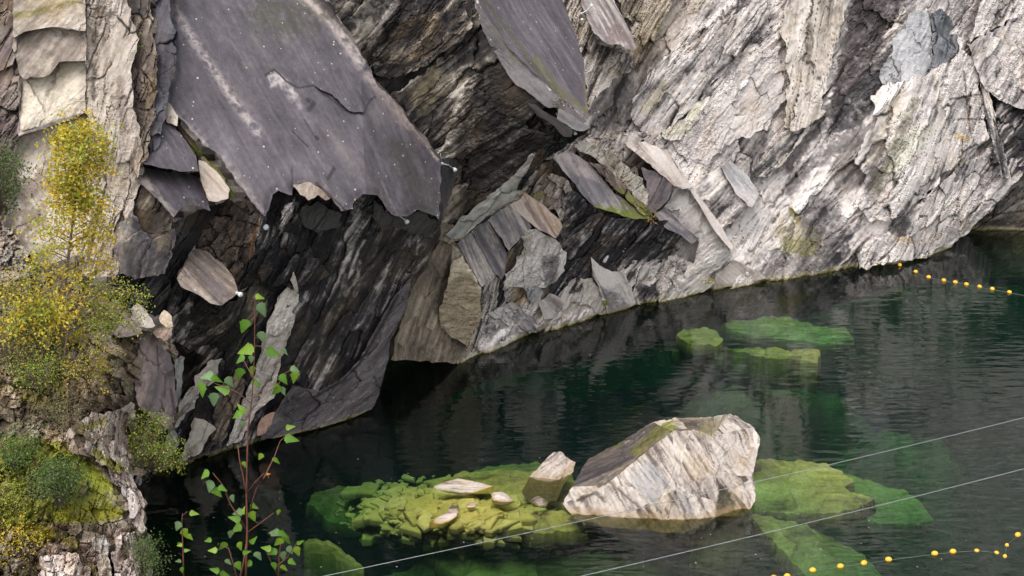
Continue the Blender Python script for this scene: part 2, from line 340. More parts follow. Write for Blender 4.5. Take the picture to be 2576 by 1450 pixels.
    if skirt:
        mp[bv] = n0 + np.arange(len(bv)); k2 = P2[bv].copy()
        if mode == 'water': k2[:, 2] -= skirt; k2[:, :2] += (k2[:, :2] - P2[:, :2].mean(0)) * .04
        else:
            r_ = k2 - CAM; r_ /= np.linalg.norm(r_, axis=1)[:, None]; k2 = k2 + r_ * skirt
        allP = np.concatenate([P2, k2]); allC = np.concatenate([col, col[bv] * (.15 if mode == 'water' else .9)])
        faces.append(np.stack([be[:, 0], mp[be[:, 0]], mp[be[:, 1]], be[:, 1]], 1))
    o = mesh_obj(part, allP, faces, MAT[st['mat']], parent, allC)
    if label: o['label'] = label
    return o
def surf(name, x, y, lift=0.0, mode='wall'):
    v = FN[name](np.array([x], float), np.array([y], float))
    return (at_dist(np.array([x]), np.array([y]), wallY(np.array([x]), np.array([y])) - v - lift) if mode == 'wall' else at_dist(np.array([x]), np.array([y]), v - lift))[0]

MOSS = (.13, .165, .014); MOSS2 = (.16, .15, .02); OCH = (.38, .24, .10); LICH = (.5, .46, .4); GRN = (.12, .12, .05); VDK = (.03, .027, .03)
# ================================================================== THE CLIFF
cliff = tag(empty('cliff', (0, 48, 0)), 'steep quarry cliff of pale marble and dark slate slabs rising from the water', None, None, 'structure')
MID = ('midback', 'crag', 'pinks', 'pinkd', 'moss', 'under5', 'dull', 'bigb', 'ridge', 'blocks', 'wedge', 'shore', 'shard', 'white7', 'grey8', 'hang6', 'orange', 'slab9', 'under9', 'prismA', 'prismB', 'prismC', 'gap', 'cap')
def F_(name, poly, ctrl, style, **k):
    if ctrl and any(name.startswith(q) for q in MID): ctrl = [(a, b, v * .52) for a, b, v in ctrl]
    k.setdefault('parent', cliff); o = facet(name, poly, ctrl, style, **k)
    o.matrix_parent_inverse = cliff.matrix_basis.inverted(); return o
bpy.context.view_layer.update()
# the mass of the mountain behind the faces, going on beyond the frame
BACK = [(-600, 1300, -1.2), (0, 1200, -1.4), (0, 300, -6), (0, -400, -9), (700, 1100, -2.2), (700, 300, -5), (800, -400, -10), (1000, 930, -3), (1300, 800, -2.2), (1300, 0, -7), (1900, 700, -1.4), (1900, 0, -6.5),
        (2400, 600, -1.2), (2600, 0, -5), (2500, -500, -8), (3400, 500, 0), (3400, -300, -4), (1500, -900, -13), (-600, -900, -12), (3400, -900, -8)]
F_('mass', [(-900, -1500), (3600, -1500), (3600, 420), (2760, 430), (2600, 380), (2450, 500), (2310, 640), (1800, 800), (1350, 900), (900, 1100), (500, 1300), (-900, 1500)], BACK, 'white', part='rock_mass', res=16, jag=0, amp=2.2, skirt=0, c=(1.8, 5), marks=[
    ('area', [(-900, -1500), (1500, -1500), (1450, 500), (900, 1000), (300, 1300), (-900, 1500)], 30, (.12, .10, .09), .75, .6)])
YF = float(on_level(2500, 580)[1])
F_('far', [(2360, 250), (2900, 250), (2900, 700), (2360, 700)], [(2400, 500, YF), (2700, 500, YF - .5), (2500, 300, YF + 1.5), (2500, 600, YF)], 'darkbrown', mode='abs', ang=35, part='rock_face', label='grey cracked rock wall at the far right end of the pool', marks=[
    ('area', [(2470, 480), (2800, 380), (2800, 530), (2480, 560)], 20, (.16, .15, .15), .6, .9), ('line', [(2440, 574), (2700, 578)], 5, (.25, .24, .24), .6, .8), ('line', [(2470, 545), (2576, 530)], 3, VDK, .7, .8), ('line', [(2400, 600), (2480, 535), (2560, 470)], 3, (.03, .03, .03), .6, .5)], amp=.8)

WW = [(1150, 880, .0), (1500, 790, 0), (1830, 715, 0), (2080, 690, 0), (2250, 665, 0), (2440, 590, .5), (2576, 450, 1.1), (2700, 400, 1.2), (1500, -50, -4), (2000, -50, -4.3), (2576, -50, -2.2), (2000, 350, -2.3), (2576, 250, -.4), (1500, 400, -2.2), (2250, 350, -1.2), (2250, 150, -2.8), (2100, 500, -1.3), (2450, 350, -.2), (2330, 520, .1)]
F_('white', [(1180, -70), (2700, -70), (2700, 330), (2576, 432), (2520, 500), (2470, 550), (2440, 582), (2400, 612), (2330, 655), (2300, 700), (2080, 780), (1700, 860), (1400, 930), (1150, 960)], WW, 'white', part='rock_face', label='tall pale marble wall with slanting grey grain', res=2.3, jag=2, marks=[
    ('area', [(2330, -60), (2240, 60), (2215, 120), (2180, 200), (2090, 290), (2040, 370), (1990, 440), (1960, 430), (2080, 270), (2110, 140), (2150, -60)], 22, (.075, .06, .06), .85, .6),
    ('area', [(2240, 130), (2210, 260), (2150, 330), (2080, 340), (2100, 260), (2180, 170)], 16, (.04, .036, .04), .8, .7),
    ('area', [(2110, 330), (2230, 300), (2130, 380), (2040, 440), (1990, 500), (1960, 480)], 16, (.09, .08, .08), .5, .8),
    ('area', [(1860, 420), (1990, 330), (2090, 250), (2080, 320), (1960, 430), (1900, 480)], 16, (.17, .16, .155), .6, 1.),
    ('area', [(2130, 350), (2250, 330), (2180, 450), (2110, 500), (2080, 430)], 14, (.12, .10, .09), .55, 1.),
    ('line', [(2290, 300), (2240, 400), (2205, 470)], 16, (.10, .095, .07), .75, .8), ('line', [(2330, 320), (2270, 380), (2230, 440)], 28, (.30, .30, .2), .4, .8),
    ('area', [(2040, 500), (2110, 490), (2130, 600), (2080, 690), (1990, 690), (2020, 600), (2000, 540)], 16, (.1, .09, .09), .5, .9),
    ('area', [(2000, 620), (2130, 590), (2060, 700), (1900, 720), (1880, 690)], 14, (.12, .105, .1), .5, .9),
    ('area', [(1960, 540), (2050, 560), (2080, 630), (2000, 640), (1940, 590)], 12, (.2, .17, .1), .5, 1.3),
    ('line', [(1990, 530), (2006, 556)], 8, (.16, .13, .03), .7, .8), ('area', [(1970, 590), (2060, 600), (2060, 650), (1960, 640)], 10, (.17, .16, .05), .5, 1.6),
    ('area', [(1500, 170), (1590, 150), (1600, 260), (1560, 330), (1500, 330), (1470, 240)], 14, (.13, .11, .09), .45, 1.2),
    ('area', [(1600, -60), (1700, -60), (1640, 60), (1590, 90)], 12, (.04, .038, .045), .85, .8),
    ('area', [(1480, 270), (1570, 240), (1570, 360), (1500, 350)], 14, (.2, .17, .15), .35, 1.2),
    ('area', [(1600, 60), (1730, -60), (1850, -60), (1680, 130), (1600, 220)], 20, (.26, .2, .14), .45, 1.),
    ('line', [(1960, 90), (1975, 200), (1960, 330)], 12, (.2, .16, .14), .5, 1.2), ('line', [(1880, -20), (1830, 80), (1790, 130)], 10, (.07, .06, .07), .7, 1.1),
    ('area', [(1870, 270), (1930, 260), (1930, 330), (1870, 340)], 9, (.1, .09, .09), .6, 1.),
    ('area', [(1760, 420), (1850, 340), (1930, 400), (1880, 440), (1800, 520)], 10, (.18, .165, .16), .45, 1.),
    ('area', [(2430, 60), (2470, -40), (2500, -60), (2440, 110), (2420, 150)], 10, (.1, .09, .09), .6, .9), ('area', [(2330, -30), (2440, -60), (2430, 130), (2400, 60)], 10, (.22, .2, .2), .55, 1.),
    ('area', [(2490, 230), (2576, 310), (2700, 330), (2700, 420), (2540, 440), (2510, 380)], 10, (.05, .045, .05), .8, 1.),
    ('line', [(2560, 420), (2500, 500), (2440, 560), (2350, 630)], 7, (.12, .1, .09), .6, 1.), ('line', [(2480, 190), (2520, 330), (2500, 420)], 7, (.05, .045, .04), .7, .8), ('line', [(2460, 180), (2490, 290)], 5, (.5, .42, .3), .5, .7),
    ('line', [(2140, 560), (2250, 480), (2400, 350), (2470, 300)], 4, (.08, .06, .05), .6, 1.), ('line', [(2230, 620), (2330, 520), (2420, 430), (2480, 350)], 5, (.07, .06, .06), .65, 1.), ('line', [(2290, 600), (2300, 530), (2340, 460)], 4, (.1, .08, .07), .6, 1.),
    ('area', [(2240, 550), (2270, 530), (2295, 560), (2270, 600), (2240, 590)], 6, (.12, .11, .10), .8, .8), ('line', [(2250, 600), (2290, 605)], 8, (.4, .28, .14), .6, .8),
    ('line', [(2340, 90), (2350, 250), (2400, 400), (2410, 480)], 10, (.55, .47, .38), .5, .8), ('line', [(2440, 150), (2430, 250)], 6, OCH, .3, .8), ('line', [(2400, 390), (2420, 400)], 10, (.45, .3, .12), .5, .8),
    ('area', [(1700, 560), (1800, 620), (1900, 640), (1880, 700), (1750, 740), (1700, 700)], 8, (.6, .54, .5), .2, 1.),
])
# long ledges of marble lying one over the other, running up to the right
SH = [(1600, 350, -1.6), (1700, 335, -1.6), (1900, 50, -3.6), (1750, 100, -3.2), (1980, 100, -3.2)]
F_('ledge1', [(1590, 300), (1600, 240), (1660, 150), (1730, 90), (1790, 60), (1870, 20), (1925, -10), (1935, 40), (1945, 80), (1870, 130), (1800, 200), (1750, 260), (1700, 310), (1655, 345), (1610, 330)], None, 'white', base='white', off=.45, ang=48, jag=3, c=(.5, 3.5), rib=.16, marks=[('area', [(1600, 280), (1660, 200), (1700, 190), (1640, 300)], 10, (.5, .44, .3), .5, .8), ('line', [(1730, 130), (1790, 70)], 14, (.66, .56, .5), .6, .6)])
F_('ledge2', [(1655, 345), (1700, 310), (1750, 260), (1790, 240), (1760, 300), (1720, 345), (1690, 355)], None, 'white', base='white', off=.3, ang=48, jag=3, marks=[('area', [(1655, 345), (1750, 260), (1790, 240), (1720, 345)], 10, (.38, .36, .22), .5, .8)])
F_('ledge3', [(1500, -70), (1740, -70), (1690, 10), (1650, 90), (1610, 180), (1570, 130), (1590, 60)], None, 'stripes', base='white', off=.5, ang=56, jag=3, label='brown and cream streaked rock beside the smooth slanted slab', r=[(0, (.06, .05, .04)), (.35, (.2, .16, .12)), (.55, (.36, .3, .22)), (1, CR)])
F_('ledge4', [(1700, 340), (1800, 240), (1900, 140), (1960, 110), (1975, 240), (1930, 330), (1850, 350), (1780, 420), (1740, 400), (1700, 380)], None, 'whitechip', base='white', off=.25, ang=48, chip=.1, low=.2, jag=4, k=(.5, .6, .4))
F_('ledge5', [(1965, 60), (2000, -60), (2130, -60), (2120, 60), (2080, 200), (2060, 300), (2000, 330), (1970, 320), (1985, 200)], None, 'white', base='white', off=.55, ang=80, jag=4, r=[(0, (.1, .09, .08)), (.3, (.36, .31, .26)), (.6, (.52, .46, .40)), (1, W1)], marks=[('line', [(2040, 60), (2035, 150)], 8, (.14, .11, .09), .7, 1.)])
F_('ledge6', [(1995, 300), (2060, 260), (2080, 280), (2040, 330), (1980, 400), (1940, 440), (1880, 460), (1890, 430), (1950, 370)], None, 'stripes', base='white', off=.35, ang=45, jag=3, c=(.5, 3))
# grey hollow with the smooth blue-grey blocks
F_('hollow', [(2225, 150), (2240, 60), (2290, 10), (2350, -10), (2400, 60), (2420, 130), (2370, 190), (2300, 230), (2230, 250)], None, 'dark', base='white', off=-.35, skirt=0)
F_('dome1', [(2245, 100), (2300, 25), (2335, 35), (2345, 90), (2350, 140), (2320, 200), (2250, 215), (2238, 170)], None, 'blue', base='white', off=.15, ang=60, jag=3, label='smooth blue-grey rock bulge in the upper right of the wall', c=(1.3, 1.5), chip=.1, line=.3, r=[(0, (.14, .14, .145)), (.4, (.33, .33, .34)), (1, (.52, .51, .51))])
F_('dome2', [(2345, 90), (2340, 40), (2370, 20), (2395, 50), (2410, 90), (2408, 130), (2370, 180), (2330, 200), (2350, 140)], None, 'blue', base='white', off=.35, ang=70, jag=2, r=[(0, (.05, .055, .06)), (.5, (.17, .175, .19)), (1, (.3, .3, .31))])
F_('block7', [(2215, 175), (2245, 140), (2270, 160), (2265, 200), (2240, 280), (2220, 260)], None, 'blue', base='white', off=.4, jag=2)
# bright buttress to the right of the dark gully
F_('butt', [(2190, 240), (2230, 215), (2330, 190), (2420, 125), (2450, 150), (2480, 280), (2490, 350), (2400, 420), (2320, 500), (2250, 560), (2190, 560), (2160, 520), (2180, 440), (2150, 400), (2200, 320)], None, 'white', base='white', off=.6, ang=60, jag=4, label='bright white marble buttress right of the dark gully', r=[(0, (.1, .085, .075)), (.25, G1), (.42, W2), (.6, W1), (1, (.72, .68, .65))], marks=[
    ('line', [(2300, 260), (2250, 370), (2205, 470)], 14, (.11, .10, .07), .7, .8), ('line', [(2330, 330), (2280, 370), (2240, 420)], 26, (.3, .31, .2), .45, .9), ('line', [(2270, 240), (2220, 330), (2195, 400)], 22, (.34, .28, .2), .45, .9),
    ('line', [(2355, 190), (2370, 300), (2400, 420)], 9, (.55, .47, .38), .5, .8), ('area', [(2380, 190), (2450, 180), (2470, 320), (2400, 380)], 10, (.36, .33, .31), .35, 1.2), ('line', [(2410, 300), (2480, 300)], 3, (.08, .06, .05), .6, .8), ('line', [(2390, 250), (2480, 235)], 3, (.1, .08, .06), .6, .8), ('line', [(2425, 180), (2440, 330)], 3, (.1, .07, .05), .6, .8), ('line', [(2405, 345), (2435, 350)], 8, (.42, .27, .1), .6, .7)])
F_('corner', [(2430, 110), (2480, 90), (2600, 20), (2700, -20), (2700, 300), (2600, 290), (2530, 260), (2480, 230), (2455, 170)], None, 'whitechip', base='white', off=1.0, ang=55, jag=4, label='broad pale marble block in the top right corner', chip=.12, marks=[('line', [(2576, 120), (2570, 240)], 4, (.2, .13, .1), .5, .8), ('area', [(2550, 240), (2700, 220), (2700, 300), (2560, 290)], 12, (.2, .18, .18), .6, .9)])
F_('corner2', [(2500, -70), (2700, -70), (2700, -10), (2600, 25), (2480, 85), (2440, 110), (2460, 30)], None, 'white', base='white', off=.75, ang=55, jag=3)
F_('rib', [(2460, 180), (2475, 175), (2505, 300), (2535, 420), (2540, 450), (2520, 450), (2500, 370), (2480, 290)], None, 'stripes', base='white', off=1.0, ang=-75, jag=2, c=(.25, 3))
F_('darkhole', [(2500, 230), (2600, 300), (2700, 310), (2700, 370), (2600, 400), (2530, 430), (2505, 330)], None, 'dark', base='white', off=.35, jag=4, skirt=.5, ang=48, k=(.6, 1.2, .2))
F_('chin', [(2330, 500), (2400, 430), (2490, 370), (2560, 400), (2540, 480), (2470, 545), (2400, 605), (2330, 650), (2240, 660), (2160, 680), (2170, 620), (2230, 580)], None, 'whitechip', base='white', off=.45, ang=50, jag=3, c=(.6, 1.3), marks=[('line', [(2255, 600), (2290, 605)], 8, (.4, .28, .14), .6, .8), ('area', [(2235, 555), (2270, 530), (2295, 560), (2275, 598), (2240, 590)], 6, (.1, .09, .085), .85, .8)])
# striped prism with its grey cap, middle of the wall
F_('prism', [(1740, 474), (1775, 440), (1811, 419), (1830, 455), (1850, 487), (1882, 519), (1868, 540), (1850, 558), (1814, 574), (1790, 545), (1765, 512)], [(1740, 474, -.9), (1811, 419, -.9), (1882, 519, .2), (1814, 574, -.1)], 'white', ang=46, jag=1, c=(1, 3), chip=.05, low=.1, bevel=.1, label='striped marble block under the grey stepped cap', marks=[('line', [(1765, 530), (1850, 440)], 5, (.2, .18, .16), .5, .7), ('line', [(1780, 545), (1880, 460)], 4, (.2, .18, .16), .5, .7)])
F_('prismcap', [(1811, 418), (1843, 408), (1880, 440), (1910, 487), (1892, 522), (1882, 519), (1850, 487), (1828, 450)], [(1811, 418, -.8), (1843, 408, -1.1), (1910, 487, .1), (1882, 519, .4)], 'slabpale', ang=-48, jag=1.0, rib=.06, r=[(0, (.1, .1, .1)), (.5, (.3, .29, .29)), (1, W2)])
# ---- blocks between the middle overhang and the white wall
F_('midback', [(1100, 560), (1330, 440), (1500, 330), (1620, 330), (1700, 400), (1720, 600), (1640, 780), (1500, 840), (1200, 900), (1130, 900)], [(1150, 600, .2), (1500, 350, -1.4), (1700, 450, -.6), (1640, 760, 0), (1200, 880, -.2), (1450, 650, -.1)], 'white', part='rock_face', jag=3, oc=.6, r=[(0, BR), (.2, (.22, .18, .15)), (.4, (.38, .33, .29)), (.6, W2), (1, W1)], c=(.5, 1))
F_('knob', [(1480, 340), (1560, 330), (1640, 330), (1665, 350), (1680, 380), (1640, 390), (1580, 370), (1520, 380), (1470, 390)], None, 'whitechip', base='white', off=.7, jag=4, c=(.5, .7), marks=[('line', [(1500, 350), (1600, 390)], 7, OCH, .15, 1.)])
F_('crag', [(1440, 370), (1469, 352), (1520, 360), (1546, 388), (1575, 415), (1617, 448), (1632, 487), (1628, 531), (1579, 476), (1540, 437), (1498, 400)], [(1469, 352, .2), (1546, 388, .7), (1628, 530, 2.0), (1540, 435, 1.2)], 'greygreen', jag=3, chip=.15, c=(.5, .7), oc=.4, r=[(0, (.08, .06, .05)), (.35, (.26, .22, .17)), (.65, (.42, .38, .32)), (1, W2)])
F_('pinkslab', [(1572, 360), (1624, 356), (1688, 390), (1714, 429), (1740, 474), (1717, 472), (1695, 469), (1650, 428), (1604, 390)], [(1579, 364, .2), (1688, 390, .9), (1740, 474, 1.9), (1650, 428, 1.5)], 'slabpale', ang=-45, jag=1.5, label='pale pink slab above the big grey block', r=[(0, (.2, .15, .13)), (.4, (.45, .38, .34)), (.7, (.6, .53, .48)), (1, W1)], marks=[('line', [(1600, 400), (1680, 480)], 14, (.16, .12, .11), .7, .8)])
F_('pinkdark', [(1612, 420), (1656, 430), (1695, 470), (1682, 502), (1646, 537), (1627, 531), (1632, 487)], [(1612, 420, 1.0), (1695, 470, 1.9), (1640, 535, 1.9)], 'purple', jag=1.5)
F_('mosslab', [(1385, 395), (1425, 378), (1450, 390), (1482, 410), (1540, 480), (1600, 525), (1642, 549), (1600, 552), (1559, 540), (1495, 522), (1466, 492), (1435, 450)], [(1385, 405, .4), (1425, 385, .3), (1540, 480, 1.4), (1645, 552, 2.4), (1490, 530, 2.3)], 'slabpale', ang=-52, jag=1.0, label='grey slab with bright moss along its lower lip', marks=[
    ('area', [(1385, 380), (1440, 370), (1520, 450), (1500, 470), (1430, 430)], 16, (.5, .42, .38), .75, .8), ('line', [(1480, 530), (1540, 535), (1600, 545), (1640, 555)], 15, MOSS, .95, 1.), ('area', [(1560, 480), (1640, 545), (1560, 525)], 10, (.11, .11, .03), .7, 1.2), ('area', [(1440, 440), (1500, 450), (1550, 510), (1500, 520), (1465, 480)], 14, (.15, .135, .15), .7, .5)])
F_('mosslab2', [(1482, 405), (1508, 412), (1534, 429), (1630, 526), (1645, 548), (1620, 542), (1540, 468)], [(1475, 395, .5), (1540, 450, 1.5), (1650, 530, 2.4), (1600, 505, 2.1)], 'brown', ang=-50, jag=2, marks=[('line', [(1560, 480), (1640, 545)], 10, MOSS, .8, 1.2)])
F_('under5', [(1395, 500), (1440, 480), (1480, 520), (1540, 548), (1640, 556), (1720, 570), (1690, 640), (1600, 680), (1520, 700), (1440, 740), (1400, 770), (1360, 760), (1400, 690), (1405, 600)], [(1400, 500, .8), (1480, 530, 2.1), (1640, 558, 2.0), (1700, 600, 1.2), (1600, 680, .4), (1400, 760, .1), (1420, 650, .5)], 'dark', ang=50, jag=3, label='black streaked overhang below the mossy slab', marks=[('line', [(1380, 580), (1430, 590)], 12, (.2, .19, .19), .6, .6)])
F_('dullslab', [(1646, 537), (1675, 522), (1717, 568), (1760, 600), (1740, 615), (1708, 590), (1672, 572)], [(1646, 537, 1.8), (1717, 568, 1.9), (1740, 612, 2.1)], 'slabpale', ang=-35, jag=1.0)
F_('bigblock', [(1650, 545), (1678, 510), (1695, 472), (1737, 478), (1837, 626), (1836, 644), (1812, 675), (1779, 695), (1750, 735), (1700, 742), (1690, 690), (1746, 662), (1759, 610), (1720, 575), (1680, 525)], [(1650, 560, 1.0), (1720, 470, .8), (1838, 640, 1.6), (1770, 720, .6), (1640, 660, .5)], 'white', ang=38, jag=2, chip=.06, low=.12, c=(1, 1.6), bevel=.12, label='big pale grey block with a straight sunlit edge', r=[(0, G1), (.3, W2), (.6, W1), (1, (.68, .64, .61))], marks=[('line', [(1690, 480), (1838, 632)], 0.1, W1, 0, 0)])
F_('ridge', [(1686, 388), (1716, 428), (1739, 471), (1774, 513), (1816, 570), (1845, 622), (1838, 630), (1798, 582), (1763, 522), (1733, 476), (1712, 434)], [(1688, 390, 1.0), (1763, 519, 1.9), (1843, 628, 2.4), (1712, 434, 1.4)], 'slabpale', ang=-55, jag=.5, r=[(0, (.4, .33, .29)), (.5, (.62, .54, .49)), (1, (.7, .63, .58))])
F_('blocks', [(1590, 700), (1640, 640), (1700, 640), (1780, 690), (1790, 720), (1760, 745), (1690, 745), (1610, 768), (1590, 740)], [(1590, 700, .4), (1700, 640, .6), (1790, 720, .4), (1610, 768, .15), (1760, 745, .1)], 'whitechip', ang=45, jag=3, c=(.4, .7), marks=[('area', [(1600, 720), (1650, 700), (1660, 750), (1610, 765)], 7, (.07, .06, .065), .85, .7)])
F_('wedge', [(1700, 700), (1760, 690), (1800, 715), (1770, 735), (1720, 745)], [(1700, 700, .7), (1800, 715, .8), (1720, 745, .3)], 'white', ang=45, jag=2, chip=.05, bevel=.1)
F_('shore1', [(1800, 690), (1850, 655), (1900, 680), (1930, 700), (1880, 715), (1830, 722), (1790, 735)], [(1800, 690, .4), (1850, 655, .3), (1930, 700, .3), (1790, 735, .15)], 'slabpale', ang=-40, jag=1.0, r=[(0, (.2, .15, .13)), (.4, (.4, .34, .3)), (1, (.62, .55, .5))])
F_('shard1', [(1490, 700), (1487, 648), (1510, 668), (1556, 606), (1590, 594), (1640, 590), (1610, 650), (1590, 740), (1598, 762), (1560, 780), (1520, 740)], [(1490, 700, .7), (1630, 590, .9), (1598, 762, .2), (1500, 650, .8)], 'white', ang=58, jag=3, c=(.5, 1.2), chip=.15, label='jagged white shards rising from the waterline')
F_('shard2', [(1485, 643), (1505, 665), (1539, 684), (1571, 686), (1592, 738), (1600, 764), (1570, 782), (1530, 795), (1512, 740), (1495, 700)], [(1485, 655, 1.0), (1560, 710, .9), (1598, 762, .4), (1530, 795, .2)], 'slabpale', ang=-60, jag=1.0, r=[(0, (.14, .12, .12)), (.35, (.4, .35, .34)), (.6, W1), (1, W1)], marks=[('area', [(1510, 720), (1560, 740), (1590, 775), (1530, 792)], 8, (.14, .12, .13), .8, .8), ('line', [(1517, 762), (1522, 768)], 8, MOSS, .8, 1.)])
F_('shard3', [(1405, 742), (1448, 699), (1490, 700), (1512, 738), (1532, 796), (1434, 799), (1415, 780)], [(1400, 740, .5), (1490, 690, .5), (1530, 795, .2), (1400, 790, .15)], 'buff', ang=60, jag=3, r=[(0, (.16, .14, .12)), (.35, (.36, .32, .28)), (.7, (.5, .45, .4)), (1, W1)], label='grey brown rock at the water below the black overhang')
F_('shore2', [(1355, 760), (1382, 738), (1407, 748), (1436, 790), (1430, 800), (1370, 804)], [(1345, 775, .5), (1410, 760, .5), (1370, 802, .2)], 'slabpale', ang=-45, jag=1.0, r=[(0, (.2, .17, .16)), (.5, (.48, .43, .4)), (1, W1)])
F_('shore3', [(1215, 825), (1245, 780), (1290, 760), (1340, 790), (1357, 820), (1350, 838), (1212, 842)], [(1215, 825, .35), (1290, 760, .5), (1357, 820, .3), (1280, 840, .15)], 'blue', ang=-35, jag=3, label='grey wedge shaped rocks at the water beside the buff prism', c=(.6, .8), chip=.15, r=[(0, (.12, .11, .11)), (.4, (.32, .29, .28)), (1, (.56, .52, .49))])
F_('shore4', [(1290, 800), (1310, 785), (1345, 800), (1357, 825), (1340, 836), (1310, 826)], [(1290, 800, .6), (1345, 800, .6), (1340, 836, .3)], 'slabpale', ang=-45, jag=1.0)
F_('white7', [(1309, 590), (1330, 575), (1358, 580), (1397, 602), (1426, 635), (1421, 682), (1399, 709), (1353, 722), (1323, 730), (1290, 722), (1262, 730), (1270, 690), (1291, 674), (1318, 625)], [(1309, 590, 1.3), (1397, 604, 1.6), (1400, 709, .8), (1290, 722, .9), (1350, 660, 1.6)], 'whitechip', ang=60, jag=3, c=(.5, .6), chip=.1, r=[(0, G1), (.3, W2), (.5, W1), (1, (.74, .7, .67))], label='white crystalline boulder face below the brown rock', marks=[('area', [(1360, 640), (1412, 640), (1400, 720), (1370, 740)], 10, (.13, .11, .11), .75, .9), ('area', [(1255, 720), (1290, 730), (1290, 765), (1255, 765)], 8, (.13, .12, .13), .8, .6), ('area', [(1285, 600), (1340, 590), (1340, 640), (1300, 660)], 10, (.22, .19, .15), .6, .9)])
F_('grey8', [(1320, 731), (1363, 716), (1368, 738), (1343, 762), (1325, 752)], [(1323, 731, .8), (1363, 716, .8), (1343, 762, .6)], 'blue', jag=2)
F_('hang6', [(1335, 492), (1360, 455), (1399, 440), (1430, 455), (1451, 490), (1458, 535), (1430, 570), (1418, 572), (1407, 552), (1367, 515)], [(1335, 492, 1.0), (1400, 440, .8), (1455, 530, 1.4), (1400, 550, 1.7)], 'buff', ang=50, jag=4, chip=.2, c=(.4, .5), oc=.4, marks=[('line', [(1405, 450), (1400, 490)], 5, W1, .6, .9), ('line', [(1350, 490), (1370, 495)], 7, (.25, .22, .03), .6, 1.)], r=[(0, (.07, .055, .045)), (.4, (.22, .18, .14)), (.7, (.36, .3, .25)), (1, W2)])
F_('orange', [(1279, 512), (1316, 481), (1367, 515), (1407, 552), (1416, 571), (1398, 600), (1358, 580), (1326, 557)], [(1279, 512, 1.2), (1316, 481, 1.0), (1414, 571, 2.2), (1398, 600, 2.5)], 'slabpale', ang=-55, jag=1.0, label='rust stained slanting slab under the middle overhang', r=[(0, (.2, .13, .1)), (.35, (.42, .29, .21)), (.6, (.6, .46, .36)), (1, W1)], marks=[('line', [(1325, 515), (1385, 600)], 7, (.16, .11, .10), .7, .5)])
F_('slab9', [(1225, 555), (1250, 530), (1279, 512), (1326, 557), (1338, 572), (1318, 590), (1304, 606), (1280, 632), (1262, 600)], [(1225, 555, 1.1), (1279, 512, 1.2), (1330, 570, 2.1), (1275, 632, 2.1)], 'slabpale', ang=-58, jag=1.0, label='dark grey slanting slab left of the rust stained one', r=[(0, (.09, .08, .085)), (.5, (.16, .145, .155)), (.75, (.3, .26, .24)), (1, (.5, .44, .4))])
F_('under9', [(1272, 640), (1304, 606), (1318, 588), (1328, 600), (1318, 625), (1291, 674), (1262, 700), (1250, 735), (1245, 690)], [(1265, 640, 1.5), (1345, 575, 1.5), (1250, 760, .5)], 'darkbrown', ang=55, jag=2)
# buff prism standing in the water and its striped cap
F_('prismA', [(1108, 600), (1150, 612), (1170, 650), (1180, 720), (1170, 800), (1190, 880), (1150, 914), (1060, 910), (983, 906), (1005, 820), (1040, 710), (1075, 650)], [(1108, 600, 1.3), (1170, 650, 1.5), (1190, 880, .35), (1150, 914, .1), (983, 906, .05), (1040, 710, .8)], 'buff', chip=.05, ang=68, jag=2, label='brown rough prism face standing in the water', marks=[('line', [(1150, 612), (1120, 700), (1100, 780)], 10, (.05, .04, .035), .6, .9), ('area', [(1138, 612), (1170, 635), (1190, 670), (1150, 690), (1130, 680)], 8, (.6, .52, .41), .95, .4)])
F_('prismB', [(1140, 655), (1165, 640), (1210, 720), (1212, 800), (1190, 845), (1175, 875), (1110, 825), (1105, 790), (1125, 720)], [(1140, 655, 2.0), (1210, 720, 2.2), (1175, 875, 1.2), (1110, 825, 1.1)], 'buff', ang=5, jag=2, c=(.16, .5), chip=.035, rib=.05, low=.08, label='buff rippled panel on the prism face', r=[(0, (.11, .085, .055)), (.4, (.24, .19, .13)), (.7, (.34, .28, .19)), (1, (.48, .4, .29))], marks=[('line', [(1165, 640), (1212, 722)], 9, (.66, .58, .47), .95, .4), ('area', [(1140, 655), (1165, 640), (1190, 690), (1160, 690), (1130, 710)], 7, (.6, .52, .4), .9, .4), ('line', [(1150, 650), (1140, 680)], 10, (.5, .42, .3), .6, .5)])
F_('prismC', [(1210, 722), (1245, 690), (1262, 700), (1250, 770), (1215, 840), (1185, 895), (1170, 912), (1148, 914), (1180, 870), (1208, 800)], [(1210, 722, 2.0), (1262, 700, 1.2), (1150, 914, .1), (1185, 895, -.1)], 'stripes', ang=66, jag=2, c=(.3, 1.4), label='black and white streaked edge of the prism')
F_('gap', [(1225, 800), (1232, 770), (1250, 733), (1269, 731), (1272, 755), (1240, 800), (1216, 842)], [(1240, 760, .4), (1275, 765, .4), (1215, 840, 0)], 'dark', jag=2)
F_('capA', [(1150, 612), (1185, 580), (1250, 690), (1240, 705), (1212, 722), (1165, 640)], [(1150, 612, 1.5), (1185, 580, 1.0), (1250, 690, 2.0), (1212, 722, 2.3)], 'slabpale', ang=-58, jag=1.0, c=(.5, 4), rib=.05, label='striped grey slab capping the buff prism', r=[(0, (.08, .07, .075)), (.5, (.16, .145, .155)), (.7, (.32, .28, .26)), (1, CR)], marks=[('line', [(1185, 600), (1240, 690)], 7, (.38, .32, .28), .7, .5)])
F_('capB', [(1185, 580), (1235, 548), (1275, 640), (1270, 690), (1262, 705), (1248, 690)], [(1185, 580, 1.1), (1235, 548, .9), (1275, 640, 1.8), (1248, 690, 2.1)], 'slabpale', ang=-58, jag=1.0, c=(.5, 4), rib=.06, r=[(0, (.08, .07, .075)), (.5, (.16, .145, .155)), (.65, (.36, .3, .27)), (1, CR)], marks=[('line', [(1215, 575), (1265, 670)], 9, (.42, .35, .3), .7, .5)])
